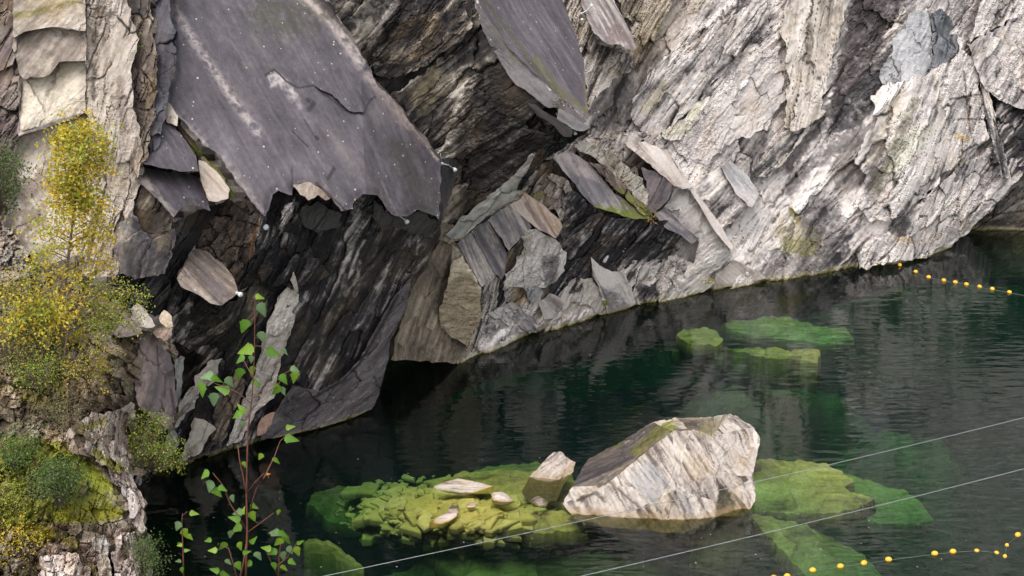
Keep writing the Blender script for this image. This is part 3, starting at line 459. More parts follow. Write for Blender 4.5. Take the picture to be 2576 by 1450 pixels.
# ---- middle overhang
F_('C1', [(790, -70), (1185, -70), (1195, 20), (1240, 95), (1290, 190), (1350, 240), (1420, 285), (1483, 326), (1445, 350), (1400, 385), (1375, 420), (1340, 445), (1310, 500), (1260, 528), (1180, 590), (1135, 600), (1103, 590), (1110, 540), (1112, 400), (1010, 270), (935, 190), (922, 150), (850, 40)],
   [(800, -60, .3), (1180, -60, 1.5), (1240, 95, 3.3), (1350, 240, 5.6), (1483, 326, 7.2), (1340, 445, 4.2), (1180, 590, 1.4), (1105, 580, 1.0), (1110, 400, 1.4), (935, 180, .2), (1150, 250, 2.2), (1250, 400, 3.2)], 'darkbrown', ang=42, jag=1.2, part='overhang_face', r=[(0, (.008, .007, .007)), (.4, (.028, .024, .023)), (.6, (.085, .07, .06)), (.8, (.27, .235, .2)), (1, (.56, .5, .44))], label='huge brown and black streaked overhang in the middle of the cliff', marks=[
   ('area', [(790, -60), (1000, -60), (1000, 0), (960, 90), (930, 130), (850, 40)], 26, (.42, .37, .31), .8, 1.3), ('line', [(1000, -10), (930, 110)], 14, W2, .8, 1.1), ('line', [(1060, -30), (1040, 40), (980, 130)], 10, W2, .55, 1.2),
   ('area', [(1050, 190), (1100, 150), (1130, 200), (1080, 290), (1050, 300), (1020, 240)], 16, (.24, .2, .12), .75, .9), ('area', [(1090, 140), (1160, 130), (1130, 230), (1090, 220)], 14, (.22, .19, .15), .6, .9),
   ('line', [(1185, 60), (1215, 170), (1190, 260)], 8, (.03, .025, .025), .8, .6), ('line', [(1220, 175), (1225, 210)], 6, (.32, .25, .17), .8, .5),
   ('line', [(1200, 265), (1190, 310), (1180, 370)], 12, (.45, .37, .24), .85, .8), ('line', [(1205, 300), (1198, 350)], 6, (.35, .13, .06), .8, .8), ('area', [(1150, 380), (1200, 370), (1230, 400), (1160, 440), (1120, 430)], 16, (.27, .22, .15), .6, 1.2),
   ('area', [(1120, 440), (1170, 400), (1160, 500), (1120, 570), (1105, 560)], 14, (.4, .34, .26), .75, 1.), ('area', [(1400, 330), (1470, 320), (1440, 350), (1390, 390), (1330, 420), (1300, 400)], 20, (.015, .014, .015), .9, .7),  # last area paints the shade below the tip into the colour
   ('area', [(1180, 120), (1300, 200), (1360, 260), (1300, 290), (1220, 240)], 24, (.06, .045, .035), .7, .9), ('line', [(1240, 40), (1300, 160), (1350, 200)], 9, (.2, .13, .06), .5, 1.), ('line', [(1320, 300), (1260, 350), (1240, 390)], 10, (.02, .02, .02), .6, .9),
   ('area', [(1130, 300), (1230, 220), (1420, 300), (1380, 390), (1280, 460), (1170, 540), (1150, 420)], 40, (.022, .018, .016), .55, .9), ('line', [(1170, 560), (1290, 460), (1350, 420)], 10, (.02, .018, .018), .85, .7)])  # dark area and line: shade of the overhang painted into the colour
F_('C3', [(1347, 384), (1362, 392), (1325, 440), (1300, 490), (1276, 511), (1252, 527), (1200, 565), (1160, 600), (1135, 602), (1120, 590), (1150, 560), (1196, 519), (1260, 470), (1300, 432)], None, 'greygreen', base='C1', off=.26, jag=2, r=[(0, (.08, .08, .075)), (.4, (.27, .265, .245)), (1, (.5, .49, .45))], label='grey green rock lip along the bottom of the middle overhang', marks=[('line', [(1330, 475), (1290, 515)], 6, (.03, .03, .03), .8, .6)])
F_('C1tip', [(1419, 304), (1450, 308), (1485, 323), (1459, 344), (1435, 360), (1403, 376), (1370, 402), (1345, 432), (1312, 480), (1300, 478), (1330, 425), (1350, 385), (1385, 350)], None, 'dark', base='C1', off=.22, jag=1.5, part='overhang_face', r=[(0, (.004, .004, .004)), (.85, (.009, .008, .009)), (1, (.03, .03, .03))], label='black underside of the pointed overhang tip')  # near-black sheet, the shade under the tip put into its colour
F_('C3b', [(1120, 560), (1150, 575), (1190, 570), (1170, 600), (1130, 615), (1102, 605), (1103, 575)], None, 'buff', base='C1', off=.1, jag=3)
F_('C1ledge', [(935, 130), (1000, 70), (1080, 30), (1170, 20), (1190, 60), (1150, 110), (1090, 150), (1040, 180), (980, 200), (940, 185)], None, 'darkbrown', base='C1', off=.35, jag=3, ang=38, marks=[('line', [(1080, 50), (1100, 40)], 8, (.36, .3, .22), .8, .6), ('line', [(940, 175), (1100, 150), (1160, 100)], 7, (.03, .028, .028), .7, .9)])
F_('C2', [(1175, -70), (1392, -70), (1430, 40), (1452, 100), (1470, 160), (1474, 230), (1480, 300), (1400, 240), (1330, 170), (1270, 110), (1215, 30)], [(1175, -60, 2.0), (1392, -60, .4), (1474, 240, 5.6), (1485, 320, 7.5), (1330, 170, 5.3), (1240, 90, 3.7)], 'slab', ang=-58, jag=1.0, part='rock_slab', skirt=1.0, label='smooth dark violet slab on top of the middle overhang', marks=[('line', [(1350, 150), (1400, 225), (1470, 275)], 9, (.12, .12, .03), .8, 1.1), ('line', [(1470, 180), (1478, 290)], 4, (.25, .17, .06), .7, 1.), ('line', [(1200, -30), (1330, 150), (1400, 235)], 6, (.1, .1, .05), .7, .9), ('line', [(1280, -40), (1285, -10)], 7, (.3, .25, .1), .3, 1.)])
F_('C2b', [(1190, -10), (1225, 40), (1275, 110), (1335, 175), (1405, 245), (1478, 305), (1470, 312), (1400, 268), (1380, 272), (1290, 205), (1240, 130), (1215, 80)], [(1190, -10, 2.5), (1275, 110, 4.0), (1478, 305, 7.4), (1380, 272, 6.3), (1240, 130, 3.5)], 'slab', ang=-45, jag=1.0, part='rock_slab', skirt=.6, r=[(0, (.04, .035, .035)), (.4, (.1, .088, .092)), (1, (.17, .15, .15))], marks=[('line', [(1240, 60), (1300, 160)], 6, (.13, .11, .04), .6, .9)])
F_('C2c', [(1325, 258), (1345, 262), (1385, 290), (1440, 325), (1438, 345), (1420, 345), (1395, 318), (1350, 290)], [(1325, 258, 5.4), (1385, 290, 6.4), (1438, 345, 7.0)], 'slab', ang=-45, jag=1.0, part='rock_slab', skirt=.4, r=[(0, (.05, .045, .05)), (.5, (.13, .115, .12)), (1, (.22, .2, .2))])
F_('C2d', [(1405, 272), (1440, 290), (1486, 322), (1470, 330), (1440, 325), (1400, 300)], [(1405, 272, 6.7), (1486, 322, 7.7), (1440, 325, 7.2)], 'slabpale', ang=-35, jag=1.0, part='rock_slab', skirt=.5, r=[(0, (.05, .045, .05)), (.5, (.12, .11, .115)), (1, (.22, .2, .2))])
# slanted planed slab with drill marks at the top
F_('E0', [(1385, -70), (1470, -70), (1500, 60), (1500, 110), (1560, 130), (1600, 140), (1590, 180), (1540, 200), (1480, 280), (1470, 200), (1445, 90)], [(1385, -70, -2.6), (1480, 280, -.9), (1600, 140, -1.6)], 'stripes', ang=62, jag=3, part='rock_face', c=(.4, 2), r=[(0, BK), (.35, (.08, .07, .065)), (.5, (.3, .26, .23)), (.65, CR), (1, W1)])
F_('E1', [(1435, -70), (1530, -70), (1545, 0), (1580, 70), (1602, 118), (1592, 128), (1560, 112), (1530, 112), (1495, 85), (1470, 30)], [(1435, -70, -2.6), (1530, -70, -2.8), (1602, 118, -.2), (1495, 85, -.1)], 'slabpale', ang=-58, jag=1.0, part='rock_slab', label='small planed slab with straight pale drill grooves at the top', c=(.3, 4), r=[(0, (.12, .095, .09)), (.45, (.22, .18, .175)), (.7, (.4, .35, .33)), (1, W1)], marks=[('line', [(1478, -10), (1528, 90)], 2.5, W1, .8, .2), ('line', [(1495, -20), (1545, 60)], 2.5, W2, .7, .2), ('line', [(1508, -30), (1560, 50)], 2, W2, .5, .2), ('line', [(1530, 0), (1600, 115)], 5, CR, .6, .7), ('area', [(1520, 70), (1560, 60), (1595, 110), (1550, 105)], 8, (.17, .12, .11), .6, .7)])
# ---- the great dark slab on the left
B1C = [(430, -60, -1.6), (780, -60, -1.2), (930, 170, .9), (1110, 400, 3.0), (1106, 555, 4.4), (945, 500, 3.9), (690, 485, 3.4), (670, 545, 3.7), (430, 280, 1.2), (415, 250, 1.0)]
F_('B1', [(425, -70), (770, -70), (845, 40), (918, 150), (938, 195), (1005, 272), (1060, 345), (1108, 402), (1106, 470), (1104, 556), (1085, 540), (1050, 528), (1025, 545), (985, 540), (950, 492), (915, 488), (900, 500), (875, 528), (858, 532), (835, 500), (800, 468), (752, 462), (738, 472), (735, 492), (700, 480), (686, 490), (668, 548), (640, 515), (605, 470), (560, 405), (500, 348), (452, 300), (418, 262), (440, 170), (428, 60)], B1C, 'slab', jag=2, k=(.4, .4, .6), res=2.2, part='rock_slab', skirt=1.2, bevel=.08, label='enormous smooth dark violet slab speckled with lichen', marks=[
   ('line', [(440, 25), (500, 120), (560, 210), (600, 270), (650, 335)], 12, (.5, .43, .38), .9, 1.3), ('line', [(470, 60), (560, 200), (640, 330)], 22, (.3, .27, .27), .35, 1.),
   ('area', [(670, 190), (695, 178), (730, 205), (750, 240), (735, 262), (700, 215), (680, 225)], 7, (.5, .45, .42), .85, 1.1), ('line', [(745, 240), (755, 270)], 8, (.45, .4, .38), .6, 1.), ('line', [(830, 330), (870, 400)], 8, (.3, .27, .26), .4, 1.2),
   ('line', [(668, 190), (690, 175), (720, 205), (750, 222), (790, 215)], 2.5, VDK, .85, .5), ('line', [(805, 228), (840, 250), (870, 275), (912, 285)], 7, (.05, .04, .04), .9, .6), ('line', [(775, 252), (790, 262), (778, 275)], 6, (.05, .042, .04), .9, .5),
   ('line', [(735, 330), (775, 370)], 2.2, VDK, .8, .5), ('line', [(765, 300), (795, 350)], 2, (.06, .05, .05), .7, .5), ('line', [(735, 420), (735, 480)], 3, (.05, .045, .045), .7, .7), ('line', [(795, 460), (860, 520), (870, 532)], 3, (.06, .03, .02), .8, .4), ('line', [(840, 425), (825, 450)], 5, VDK, .7, .6),
   ('line', [(755, -20), (832, 50), (908, 155)], 20, (.50, .43, .38), .95, .5), ('line', [(926, 190), (978, 250), (1030, 318)], 14, (.50, .42, .37), .95, .6), ('line', [(1040, 320), (1100, 400)], 6, (.48, .4, .33), .8, .6), ('line', [(960, 230), (1060, 360)], 20, (.17, .13, .12), .5, .8),  # pale beige strips paint the lit, rounded right edge into the colour
   ('area', [(660, -60), (800, 20), (830, 80), (700, 120), (600, 60)], 40, (.07, .068, .035), .35, 1.3), ('line', [(820, 330), (960, 500)], 34, (.16, .13, .12), .4, 1.), ('line', [(1000, 380), (1080, 520)], 40, (.08, .075, .05), .4, 1.), ('line', [(560, 400), (660, 530)], 9, (.34, .28, .24), .6, 1.),
   ('line', [(420, 262), (455, 300), (520, 365)], 7, (.4, .34, .3), .6, .8), ('line', [(905, 240), (915, 265)], 7, MOSS, .6, 1.2), ('line', [(960, 460), (1000, 540)], 4, (.3, .25, .2), .5, .8), ('line', [(795, 345), (800, 350)], 4, VDK, .8, .5)])
F_('B1lip', [(735, 465), (765, 460), (800, 470), (832, 500), (820, 505), (800, 490), (775, 505), (755, 490)], None, 'cream', base='B1', off=.12, jag=2, part='rock_chip', skirt=.3, r=[(0, BR), (.5, (.3, .23, .18)), (1, BE)])
F_('B1shelf', [(790, 215), (810, 228), (850, 250), (880, 280), (915, 283), (930, 250), (945, 240), (900, 190), (850, 170)], None, 'slab', base='B1', off=.10, jag=1.0, part='rock_plate', skirt=.2)
F_('B1right', [(1106, 400), (1130, 395), (1155, 410), (1150, 440), (1130, 500), (1112, 550), (1103, 556)], [(1106, 400, 2.4), (1155, 410, 1.6), (1112, 550, 2.6)], 'purple', ang=70, jag=2, r=[(0, (.03, .027, .03)), (.6, (.06, .055, .06)), (1, (.12, .11, .12))])
F_('B4', [(660, 540), (690, 478), (760, 455), (830, 490), (945, 485), (1060, 520), (1108, 550), (1104, 600), (1060, 690), (1010, 770), (975, 850), (955, 960), (930, 1030), (760, 1090), (640, 1116), (560, 1140), (430, 1190), (380, 1205), (440, 1080), (450, 960), (520, 900), (440, 860), (415, 800), (440, 690), (560, 760), (640, 640)],
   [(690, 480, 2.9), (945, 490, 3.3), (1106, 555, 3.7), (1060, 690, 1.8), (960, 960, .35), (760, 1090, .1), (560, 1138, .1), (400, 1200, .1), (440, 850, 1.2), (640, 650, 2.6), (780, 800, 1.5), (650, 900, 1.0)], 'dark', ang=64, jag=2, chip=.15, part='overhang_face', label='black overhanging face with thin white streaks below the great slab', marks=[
   ('line', [(905, 500), (890, 560), (870, 610)], 16, W2, .8, 1.5), ('line', [(905, 660), (900, 700), (870, 740)], 8, W1, .8, .9), ('line', [(870, 690), (860, 720)], 5, W2, .7, .8), ('line', [(1045, 520), (1030, 620)], 4, W2, .7, .9), ('line', [(1060, 540), (1048, 640)], 3, W1, .7, .8),
   ('line', [(830, 790), (800, 900), (790, 950)], 8, W2, .6, 1.6), ('line', [(860, 770), (845, 800)], 5, W2, .6, 1.4), ('line', [(965, 580), (930, 660)], 4, W2, .5, 1.3), ('line', [(650, 850), (570, 1020)], 7, (.3, .28, .27), .6, 1.5), ('line', [(620, 870), (560, 980)], 5, W2, .4, 1.5),
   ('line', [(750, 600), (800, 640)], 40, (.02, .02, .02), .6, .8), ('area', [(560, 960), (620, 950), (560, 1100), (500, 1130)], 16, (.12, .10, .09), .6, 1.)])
F_('B4a', [(760, 520), (800, 505), (860, 540), (850, 575), (800, 590), (760, 560)], None, 'purple', base='B4', off=.3, jag=3, r=[(0, (.03, .03, .03)), (1, (.09, .09, .085))])
F_('B4b', [(940, 500), (985, 545), (1060, 530), (1100, 560), (1090, 600), (1040, 590), (1000, 575), (960, 580), (935, 545)], None, 'purple', base='B4', off=.25, jag=3, r=[(0, (.025, .022, .025)), (1, (.11, .1, .1))])
F_('B4c', [(670, 640), (700, 560), (740, 500), (760, 600), (830, 690), (760, 740), (690, 720), (650, 690)], None, 'dark', base='B4', off=.22, jag=4, ang=60)
F_('B5', [(733, 706), (752, 742), (737, 822), (720, 870), (706, 912), (693, 992), (644, 1036), (628, 1070), (608, 1106), (568, 1122), (600, 1040), (644, 929), (670, 822), (697, 760)], [(733, 706, 2.15), (752, 742, 2.0), (600, 1110, .35), (690, 990, .8)], 'white', ang=66, jag=2, chip=.1, part='rock_slab', label='long pale leaning slab on the black face', r=[(0, (.2, .17, .15)), (.25, (.5, .44, .4)), (.6, (.7, .63, .58)), (1, (.78, .72, .67))])
F_('B5b', [(730, 705), (738, 680), (745, 700), (752, 735), (742, 735)], None, 'cream', base='B4', off=.5, jag=1, part='rock_chip')
F_('B6', [(1035, 700), (1022, 780), (985, 850), (978, 905), (955, 990), (935, 1030), (880, 1055), (760, 1088), (655, 1108), (665, 1075), (690, 1040), (735, 970), (800, 985), (860, 950), (905, 905), (960, 800), (1000, 735)], None, 'slab', base='B4', off=.45, ang=40, jag=1.0, part='rock_slab', label='dark violet rounded slab dipping into the water', chip=.1, c=(.8, 1.2), low=.15, r=[(0, (.045, .04, .042)), (.5, (.11, .095, .105)), (1, (.19, .17, .175))], marks=[('line', [(1000, 745), (960, 820), (905, 915), (860, 960), (790, 1000)], 4, VDK, .8, .7), ('area', [(690, 1040), (740, 985), (770, 1000), (720, 1060)], 10, (.05, .045, .05), .6, .9)])
F_('B7', [(652, 1062), (668, 1045), (692, 1036), (682, 1070), (668, 1090), (645, 1098)], None, 'cream', base='B4', off=.6, jag=1.5, part='rock_chip', label='small salmon pink rock face at the waterline', r=[(0, (.3, .16, .12)), (.5, (.45, .27, .21)), (1, (.56, .38, .3))])
F_('B8', [(490, 1050), (520, 1060), (545, 1080), (520, 1110), (505, 1140), (460, 1160), (470, 1110), (480, 1070)], None, 'cream', base='B4', off=.3, ang=75, jag=3, label='cream patch of rock low on the black face')
F_('B8b', [(450, 1010), (530, 905), (560, 900), (545, 950), (500, 1000), (455, 1060), (440, 1080)], None, 'white', base='B4', off=.5, ang=50, jag=3, r=[(0, (.16, .14, .12)), (.35, (.42, .38, .34)), (1, W1)])
F_('B8c', [(560, 965), (600, 930), (620, 960), (590, 1040), (560, 1110), (520, 1125), (540, 1060)], None, 'brown', base='B4', off=.25, ang=66, jag=3)
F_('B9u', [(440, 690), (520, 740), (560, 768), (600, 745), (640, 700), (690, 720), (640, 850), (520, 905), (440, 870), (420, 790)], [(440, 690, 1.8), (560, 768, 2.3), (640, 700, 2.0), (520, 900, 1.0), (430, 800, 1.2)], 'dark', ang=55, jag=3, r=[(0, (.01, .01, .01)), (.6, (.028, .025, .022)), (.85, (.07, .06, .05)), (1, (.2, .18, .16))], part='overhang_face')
F_('B9r', [(490, 625), (505, 560), (560, 510), (620, 490), (665, 550), (690, 580), (680, 640), (650, 690), (605, 735), (560, 670)], [(490, 625, 1.6), (560, 510, 1.4), (665, 550, 2.2), (605, 735, 2.0)], 'brown', ang=60, jag=4, c=(.4, .6), chip=.25, label='crumbling brown rock hollow between the slabs', oc=.6, marks=[('line', [(560, 600), (600, 640)], 12, (.3, .22, .16), .6, 1.), ('line', [(600, 700), (560, 680)], 8, (.2, .1, .03), .6, 1.2), ('line', [(650, 570), (640, 620)], 8, OCH, .5, 1.2), ('area', [(600, 500), (650, 540), (640, 580), (590, 540)], 12, (.13, .12, .12), .6, .8)])
F_('B3s', [(430, 560), (525, 520), (560, 510), (500, 600), (450, 680), (440, 740), (400, 760), (415, 640)], [(430, 560, 2.6), (560, 510, 2.2), (450, 690, 1.5), (400, 760, 1.2)], 'dark', ang=58, jag=2, part='overhang_face', r=[(0, (.01, .01, .01)), (.7, (.03, .028, .03)), (1, (.1, .1, .1))])
F_('B9', [(492, 625), (520, 632), (562, 664), (588, 700), (604, 738), (585, 750), (560, 768), (530, 764), (498, 742), (455, 722), (445, 700)], [(492, 625, 2.0), (562, 664, 2.6), (604, 738, 3.8), (560, 768, 4.0), (445, 705, 3.2)], 'slabpale', ang=-50, jag=1.0, part='rock_slab', skirt=1.8, bevel=.08, label='tilted five sided brown slab jutting out with a lamp on its corner', r=[(0, (.08, .065, .06)), (.4, (.18, .145, .13)), (.7, (.3, .245, .2)), (1, BE)], marks=[('line', [(465, 675), (510, 740)], 7, (.4, .33, .25), .6, .9), ('area', [(500, 690), (560, 700), (580, 750), (540, 755)], 14, (.13, .11, .12), .7, .8)])
F_('B3a', [(412, 300), (425, 305), (460, 345), (492, 392), (500, 432), (470, 432), (420, 425), (360, 413), (395, 372)], [(412, 300, 1.4), (500, 432, 2.9), (360, 413, 2.6)], 'slab', jag=1.0, part='rock_slab', skirt=1., bevel=.05, label='dark violet block above the black crack left of the great slab')
F_('B3c', [(360, 410), (430, 425), (502, 432), (505, 450), (430, 442), (350, 430)], [(360, 410, 1.7), (500, 440, 1.7), (350, 430, 1.7)], 'dark', jag=2)
F_('B3b', [(355, 420), (420, 433), (465, 436), (500, 446), (522, 490), (531, 532), (505, 522), (470, 512), (450, 530), (436, 548), (395, 500), (340, 450)], [(355, 420, 1.8), (500, 446, 2.0), (531, 532, 3.2), (436, 548, 3.6), (345, 455, 2.6)], 'slab', jag=1.0, part='rock_slab', skirt=1.4, bevel=.06, label='violet slab with a cream left edge below the black crack', marks=[('line', [(355, 440), (400, 500), (436, 545)], 14, (.4, .34, .27), .8, .8), ('area', [(460, 490), (500, 500), (520, 530), (470, 515)], 10, (.06, .055, .06), .7, .8)])
F_('B3g', [(416, 252), (440, 290), (470, 335), (510, 390), (560, 440), (588, 490), (590, 505), (560, 495), (500, 430), (470, 380), (440, 335), (416, 310)], [(416, 252, .5), (510, 390, 1.5), (590, 500, 2.5), (440, 335, .9)], 'brown', ang=-50, jag=3, label='mossy gully between the great slab and the small blocks', oc=.6, marks=[('line', [(445, 305), (500, 370)], 9, (.36, .2, .07), .7, 1.), ('line', [(495, 370), (560, 430), (590, 495)], 12, MOSS, .95, 1.), ('line', [(525, 400), (590, 470)], 7, (.2, .17, .02), .7, 1.)])
F_('B3o', [(500, 402), (520, 410), (552, 440), (578, 478), (575, 500), (548, 508), (525, 505), (505, 450)], [(500, 402, 2.0), (578, 478, 2.8), (525, 505, 3.0)], 'slabpale', ang=-50, jag=1.0, part='rock_block', skirt=1., r=[(0, (.2, .13, .10)), (.5, (.42, .33, .26)), (1, CR)], label='pinkish beige block beside the mossy gully')
F_('B3w', [(414, 250), (430, 262), (448, 292), (446, 318), (420, 310), (412, 290)], [(414, 250, 1.2), (448, 292, 1.8), (420, 310, 1.6)], 'cream', jag=2, part='rock_block', skirt=.6)
# ---- left side: pillar and panels
F_('L7b', [(375, -70), (430, -70), (426, 40), (446, 100), (442, 160), (424, 225), (416, 300), (397, 372), (378, 395), (362, 410), (368, 330), (392, 230), (384, 120), (398, 60)], [(400, -60, -.6), (440, 100, .9), (420, 250, 1.6), (365, 405, 2.4), (390, 150, .9)], 'purple', ang=75, jag=2.5, part='rock_face', chip=.16, label='dark bluish rock edge left of the great slab', r=[(0, (.035, .033, .04)), (.5, (.09, .085, .1)), (1, (.17, .16, .18))], marks=[('line', [(385, 15), (378, 60)], 8, (.1, .11, .02), .7, 1.), ('area', [(350, 270), (380, 300), (400, 330), (370, 400), (360, 360)], 12, (.17, .13, .11), .6, .9)])
F_('L7a', [(300, -70), (384, -70), (380, 30), (392, 120), (398, 230), (378, 330), (366, 405), (352, 420), (345, 450), (320, 400), (325, 200)], [(310, -60, -.8), (390, 100, .8), (360, 400, 2.3), (322, 300, 1.4)], 'brown', ang=78, jag=3, part='rock_face', marks=[('line', [(345, 85), (342, 130)], 8, (.2, .2, .03), .75, 1.), ('line', [(335, 120), (340, 130)], 5, (.1, .18, .03), .8, .8), ('area', [(320, -60), (380, -60), (378, 40), (340, 50)], 12, (.08, .075, .09), .7, .8)])
F_('L6', [(212, -70), (310, -70), (335, 60), (345, 110), (330, 170), (335, 260), (350, 340), (362, 420), (350, 470), (330, 560), (310, 620), (290, 700), (200, 700), (225, 560), (250, 420), (225, 300), (216, 280)], [(215, -60, .2), (320, 0, .2), (330, 300, 1.9), (240, 420, 1.7), (320, 560, 2.3), (260, 690, 2.6), (216, 100, .6)], 'pillar', jag=2.5, part='rock_pillar', label='tall cream and brown ribbed pillar of rock', marks=[('line', [(240, 80), (235, 250)], 7, (.09, .07, .06), .6, 1.), ('line', [(300, 200), (310, 330)], 12, (.16, .12, .1), .6, 1.1), ('line', [(215, -60), (216, 280)], 3, VDK, .7, .5), ('line', [(280, 0), (290, 110), (275, 180)], 14, CR, .6, 1.1)])
F_('L1', [(-80, -70), (45, -70), (32, 60), (30, 100), (50, 190), (46, 340), (20, 520), (10, 570), (-80, 600)], [(-80, -60, -.5), (45, 0, -.3), (40, 300, .9), (10, 560, 1.8), (-80, 500, 1.6)], 'brown', ang=58, jag=2, part='rock_face', r=[(0, (.045, .035, .035)), (.5, (.12, .09, .085)), (1, (.28, .23, .2))])
F_('L5', [(42, 345), (120, 320), (200, 290), (240, 270), (262, 330), (262, 450), (240, 560), (200, 640), (80, 680), (0, 640), (8, 560), (25, 470)], [(42, 345, .5), (240, 290, .6), (240, 560, 1.7), (10, 560, 1.5)], 'cream', ang=52, jag=.8, part='rock_panel', label='lowest pale panel behind the yellow birch', marks=[('area', [(30, 470), (120, 400), (150, 420), (120, 560), (60, 640), (5, 620)], 22, (.17, .13, .105), .75, 1.2), ('line', [(44, 345), (214, 290)], 6, (.14, .11, .09), .5, .8)])  # thin dark line paints the shadow under the panel above
F_('L4', [(52, 210), (80, 190), (110, 192), (150, 153), (216, 150), (217, 283), (150, 300), (100, 318), (46, 343), (48, 290)], [(52, 210, .5), (216, 150, .5), (217, 283, 1.1), (46, 343, 1.2)], 'cream', ang=60, jag=.8, part='rock_panel', skirt=.6, bevel=.03, label='smooth cream panel framed by shadow lines', r=[(0, (.25, .2, .15)), (.3, (.46, .39, .3)), (.6, (.6, .53, .43)), (1, (.68, .61, .5))], marks=[('line', [(150, 170), (120, 240)], 7, (.2, .15, .1), .5, 1.2), ('line', [(55, 210), (46, 330)], 4, (.1, .08, .06), .6, .7), ('line', [(60, 330), (150, 300), (217, 284)], 3, (.12, .1, .08), .4, .8)])  # dark edge lines paint the shadow frame into the colour
F_('L3', [(34, 98), (62, 76), (130, 70), (214, 79), (217, 153), (150, 156), (132, 180), (108, 195), (78, 194), (60, 200), (50, 190), (30, 120)], [(34, 98, .35), (214, 79, .45), (217, 153, .95), (78, 194, .95)], 'cream', ang=50, jag=.8, part='rock_panel', skirt=.6, label='brown streaked panel above the cream one', r=[(0, (.1, .08, .065)), (.35, (.22, .18, .15)), (.6, (.36, .3, .25)), (1, CR)], k=(.8, .7, .6), marks=[('area', [(100, 150), (150, 130), (130, 178), (85, 190)], 10, (.5, .44, .35), .6, .9)])
F_('L2', [(35, -70), (215, -70), (215, 79), (180, 72), (130, 68), (62, 80), (34, 96), (32, 40)], [(35, -60, .0), (215, -60, .1), (214, 75, .75), (34, 95, .7)], 'cream', ang=45, jag=.8, part='rock_panel', skirt=.6, label='topmost stained panel in the left corner', r=[(0, (.1, .08, .065)), (.35, (.24, .2, .16)), (.6, (.38, .32, .26)), (1, CR)], oc=.5, marks=[('line', [(40, 40), (120, 25), (210, -5)], 9, (.16, .14, .04), .7, 1.), ('area', [(50, -60), (200, -60), (190, 0), (60, 25)], 8, (.42, .34, .2), .4, 1.)])
# ---- blocks under the pillar
F_('M1', [(345, 450), (395, 500), (437, 548), (430, 580), (395, 592), (355, 575), (335, 540), (330, 480)], [(345, 450, 2.1), (437, 548, 3.0), (355, 575, 2.2)], 'darkbrown', ang=60, jag=2, part='rock_face')
F_('M2', [(300, 560), (335, 545), (380, 590), (440, 575), (435, 640), (415, 690), (350, 700), (300, 690), (285, 620)], [(300, 560, 2.6), (435, 580, 2.8), (415, 690, 2.6), (300, 690, 2.8)], 'purple', ang=70, jag=3, part='rock_block', skirt=1, label='bulging violet grey rock under the pillar', r=[(0, (.05, .045, .05)), (.5, (.13, .115, .12)), (1, (.28, .24, .22))], marks=[('area', [(300, 550), (335, 545), (350, 600), (310, 640), (285, 620)], 14, CR, .6, 1.1), ('area', [(380, 590), (436, 576), (425, 640), (395, 640)], 10, (.28, .22, .16), .7, 1.)])
F_('M3', [(300, 690), (350, 695), (415, 690), (440, 740), (430, 800), (380, 790), (330, 790), (290, 760)], [(300, 690, 2.2), (415, 690, 2.0), (430, 800, 1.2), (300, 770, 2.0)], 'dark', ang=50, jag=3, part='rock_face', r=[(0, (.02, .018, .022)), (.6, (.045, .042, .05)), (1, (.16, .15, .15))])
# ================================================================== THE BED AND THE WATER
def bed_z(X, Y):
    """depth of the quarry floor; a mound carries the rubble round the boulder and a shelf lies before the far wall"""
    z = np.full(X.shape, -11.0)
    def mound(px, py, zt, rx, ry, rot=0.0, pw=1.6):
        nonlocal z
        c = on_level(px, py, -1.0); a = math.radians(rot)
        u = ((X - c[0]) * math.cos(a) + (Y - c[1]) * math.sin(a)) / rx; v = (-(X - c[0]) * math.sin(a) + (Y - c[1]) * math.cos(a)) / ry
        r = np.sqrt(u * u + v * v); z = np.maximum(z, zt - 11.0 * (1 - np.exp(-(r ** (2 * pw)) * .9)))
    mound(1230, 1300, -.75, 3.6, 1.9, 10); mound(1500, 1320, -1.4, 4.5, 2.0, 0); mound(1200, 1480, -3.4, 6, 3.0, -15); mound(1720, 1350, -4.0, 4, 2.5)
    mound(2030, 1310, -4.0, 3.2, 3.0, 20); mound(1000, 1330, -3.0, 4.2, 2.4); mound(2000, 1500, -3.4, 4, 2.6, 0)
    mound(1950, 850, -3.0, 6.5, 2.6, 0); mound(2280, 960, -3.4, 4.5, 3.5); mound(2050, 960, -4.6, 6, 2.6); mound(1700, 900, -4.2, 3, 2)
    return z
bx = np.linspace(-30, 45, 380); by = np.linspace(14, 66, 330); GX, GY = np.meshgrid(bx, by)
Z = bed_z(GX, GY)
xr, yr = GX.ravel(), GY.ravel(); Z = Z.ravel() + 1.1 * fbm(xr * .45, yr * .45, xr * 0, 4) + .18 * fbm(xr * 2, yr * 2, xr * 0 + 4, 3)
r1, _, _, _, _, ed = cells(xr * 1.1, yr * 1.3, 5); Z += (r1 - .5) * .35
ii = np.arange(len(bx) * len(by)).reshape(len(by), len(bx)); qd = np.stack([ii[:-1, :-1].ravel(), ii[:-1, 1:].ravel(), ii[1:, 1:].ravel(), ii[1:, :-1].ravel()], 1)
bc = ramp(.5 + .8 * fbm(xr * .8, yr * .8, xr * 0 + 7, 4) + (r1 - .5) * .3, [(0, (.05, .05, .015)), (.5, (.14, .135, .03)), (1, (.26, .24, .06))])
tag(mesh_obj('quarry_bed', np.stack([xr, yr, Z], -1), qd, MAT['marble'], None, bc), 'algae covered floor of the flooded quarry', None, None, 'structure')
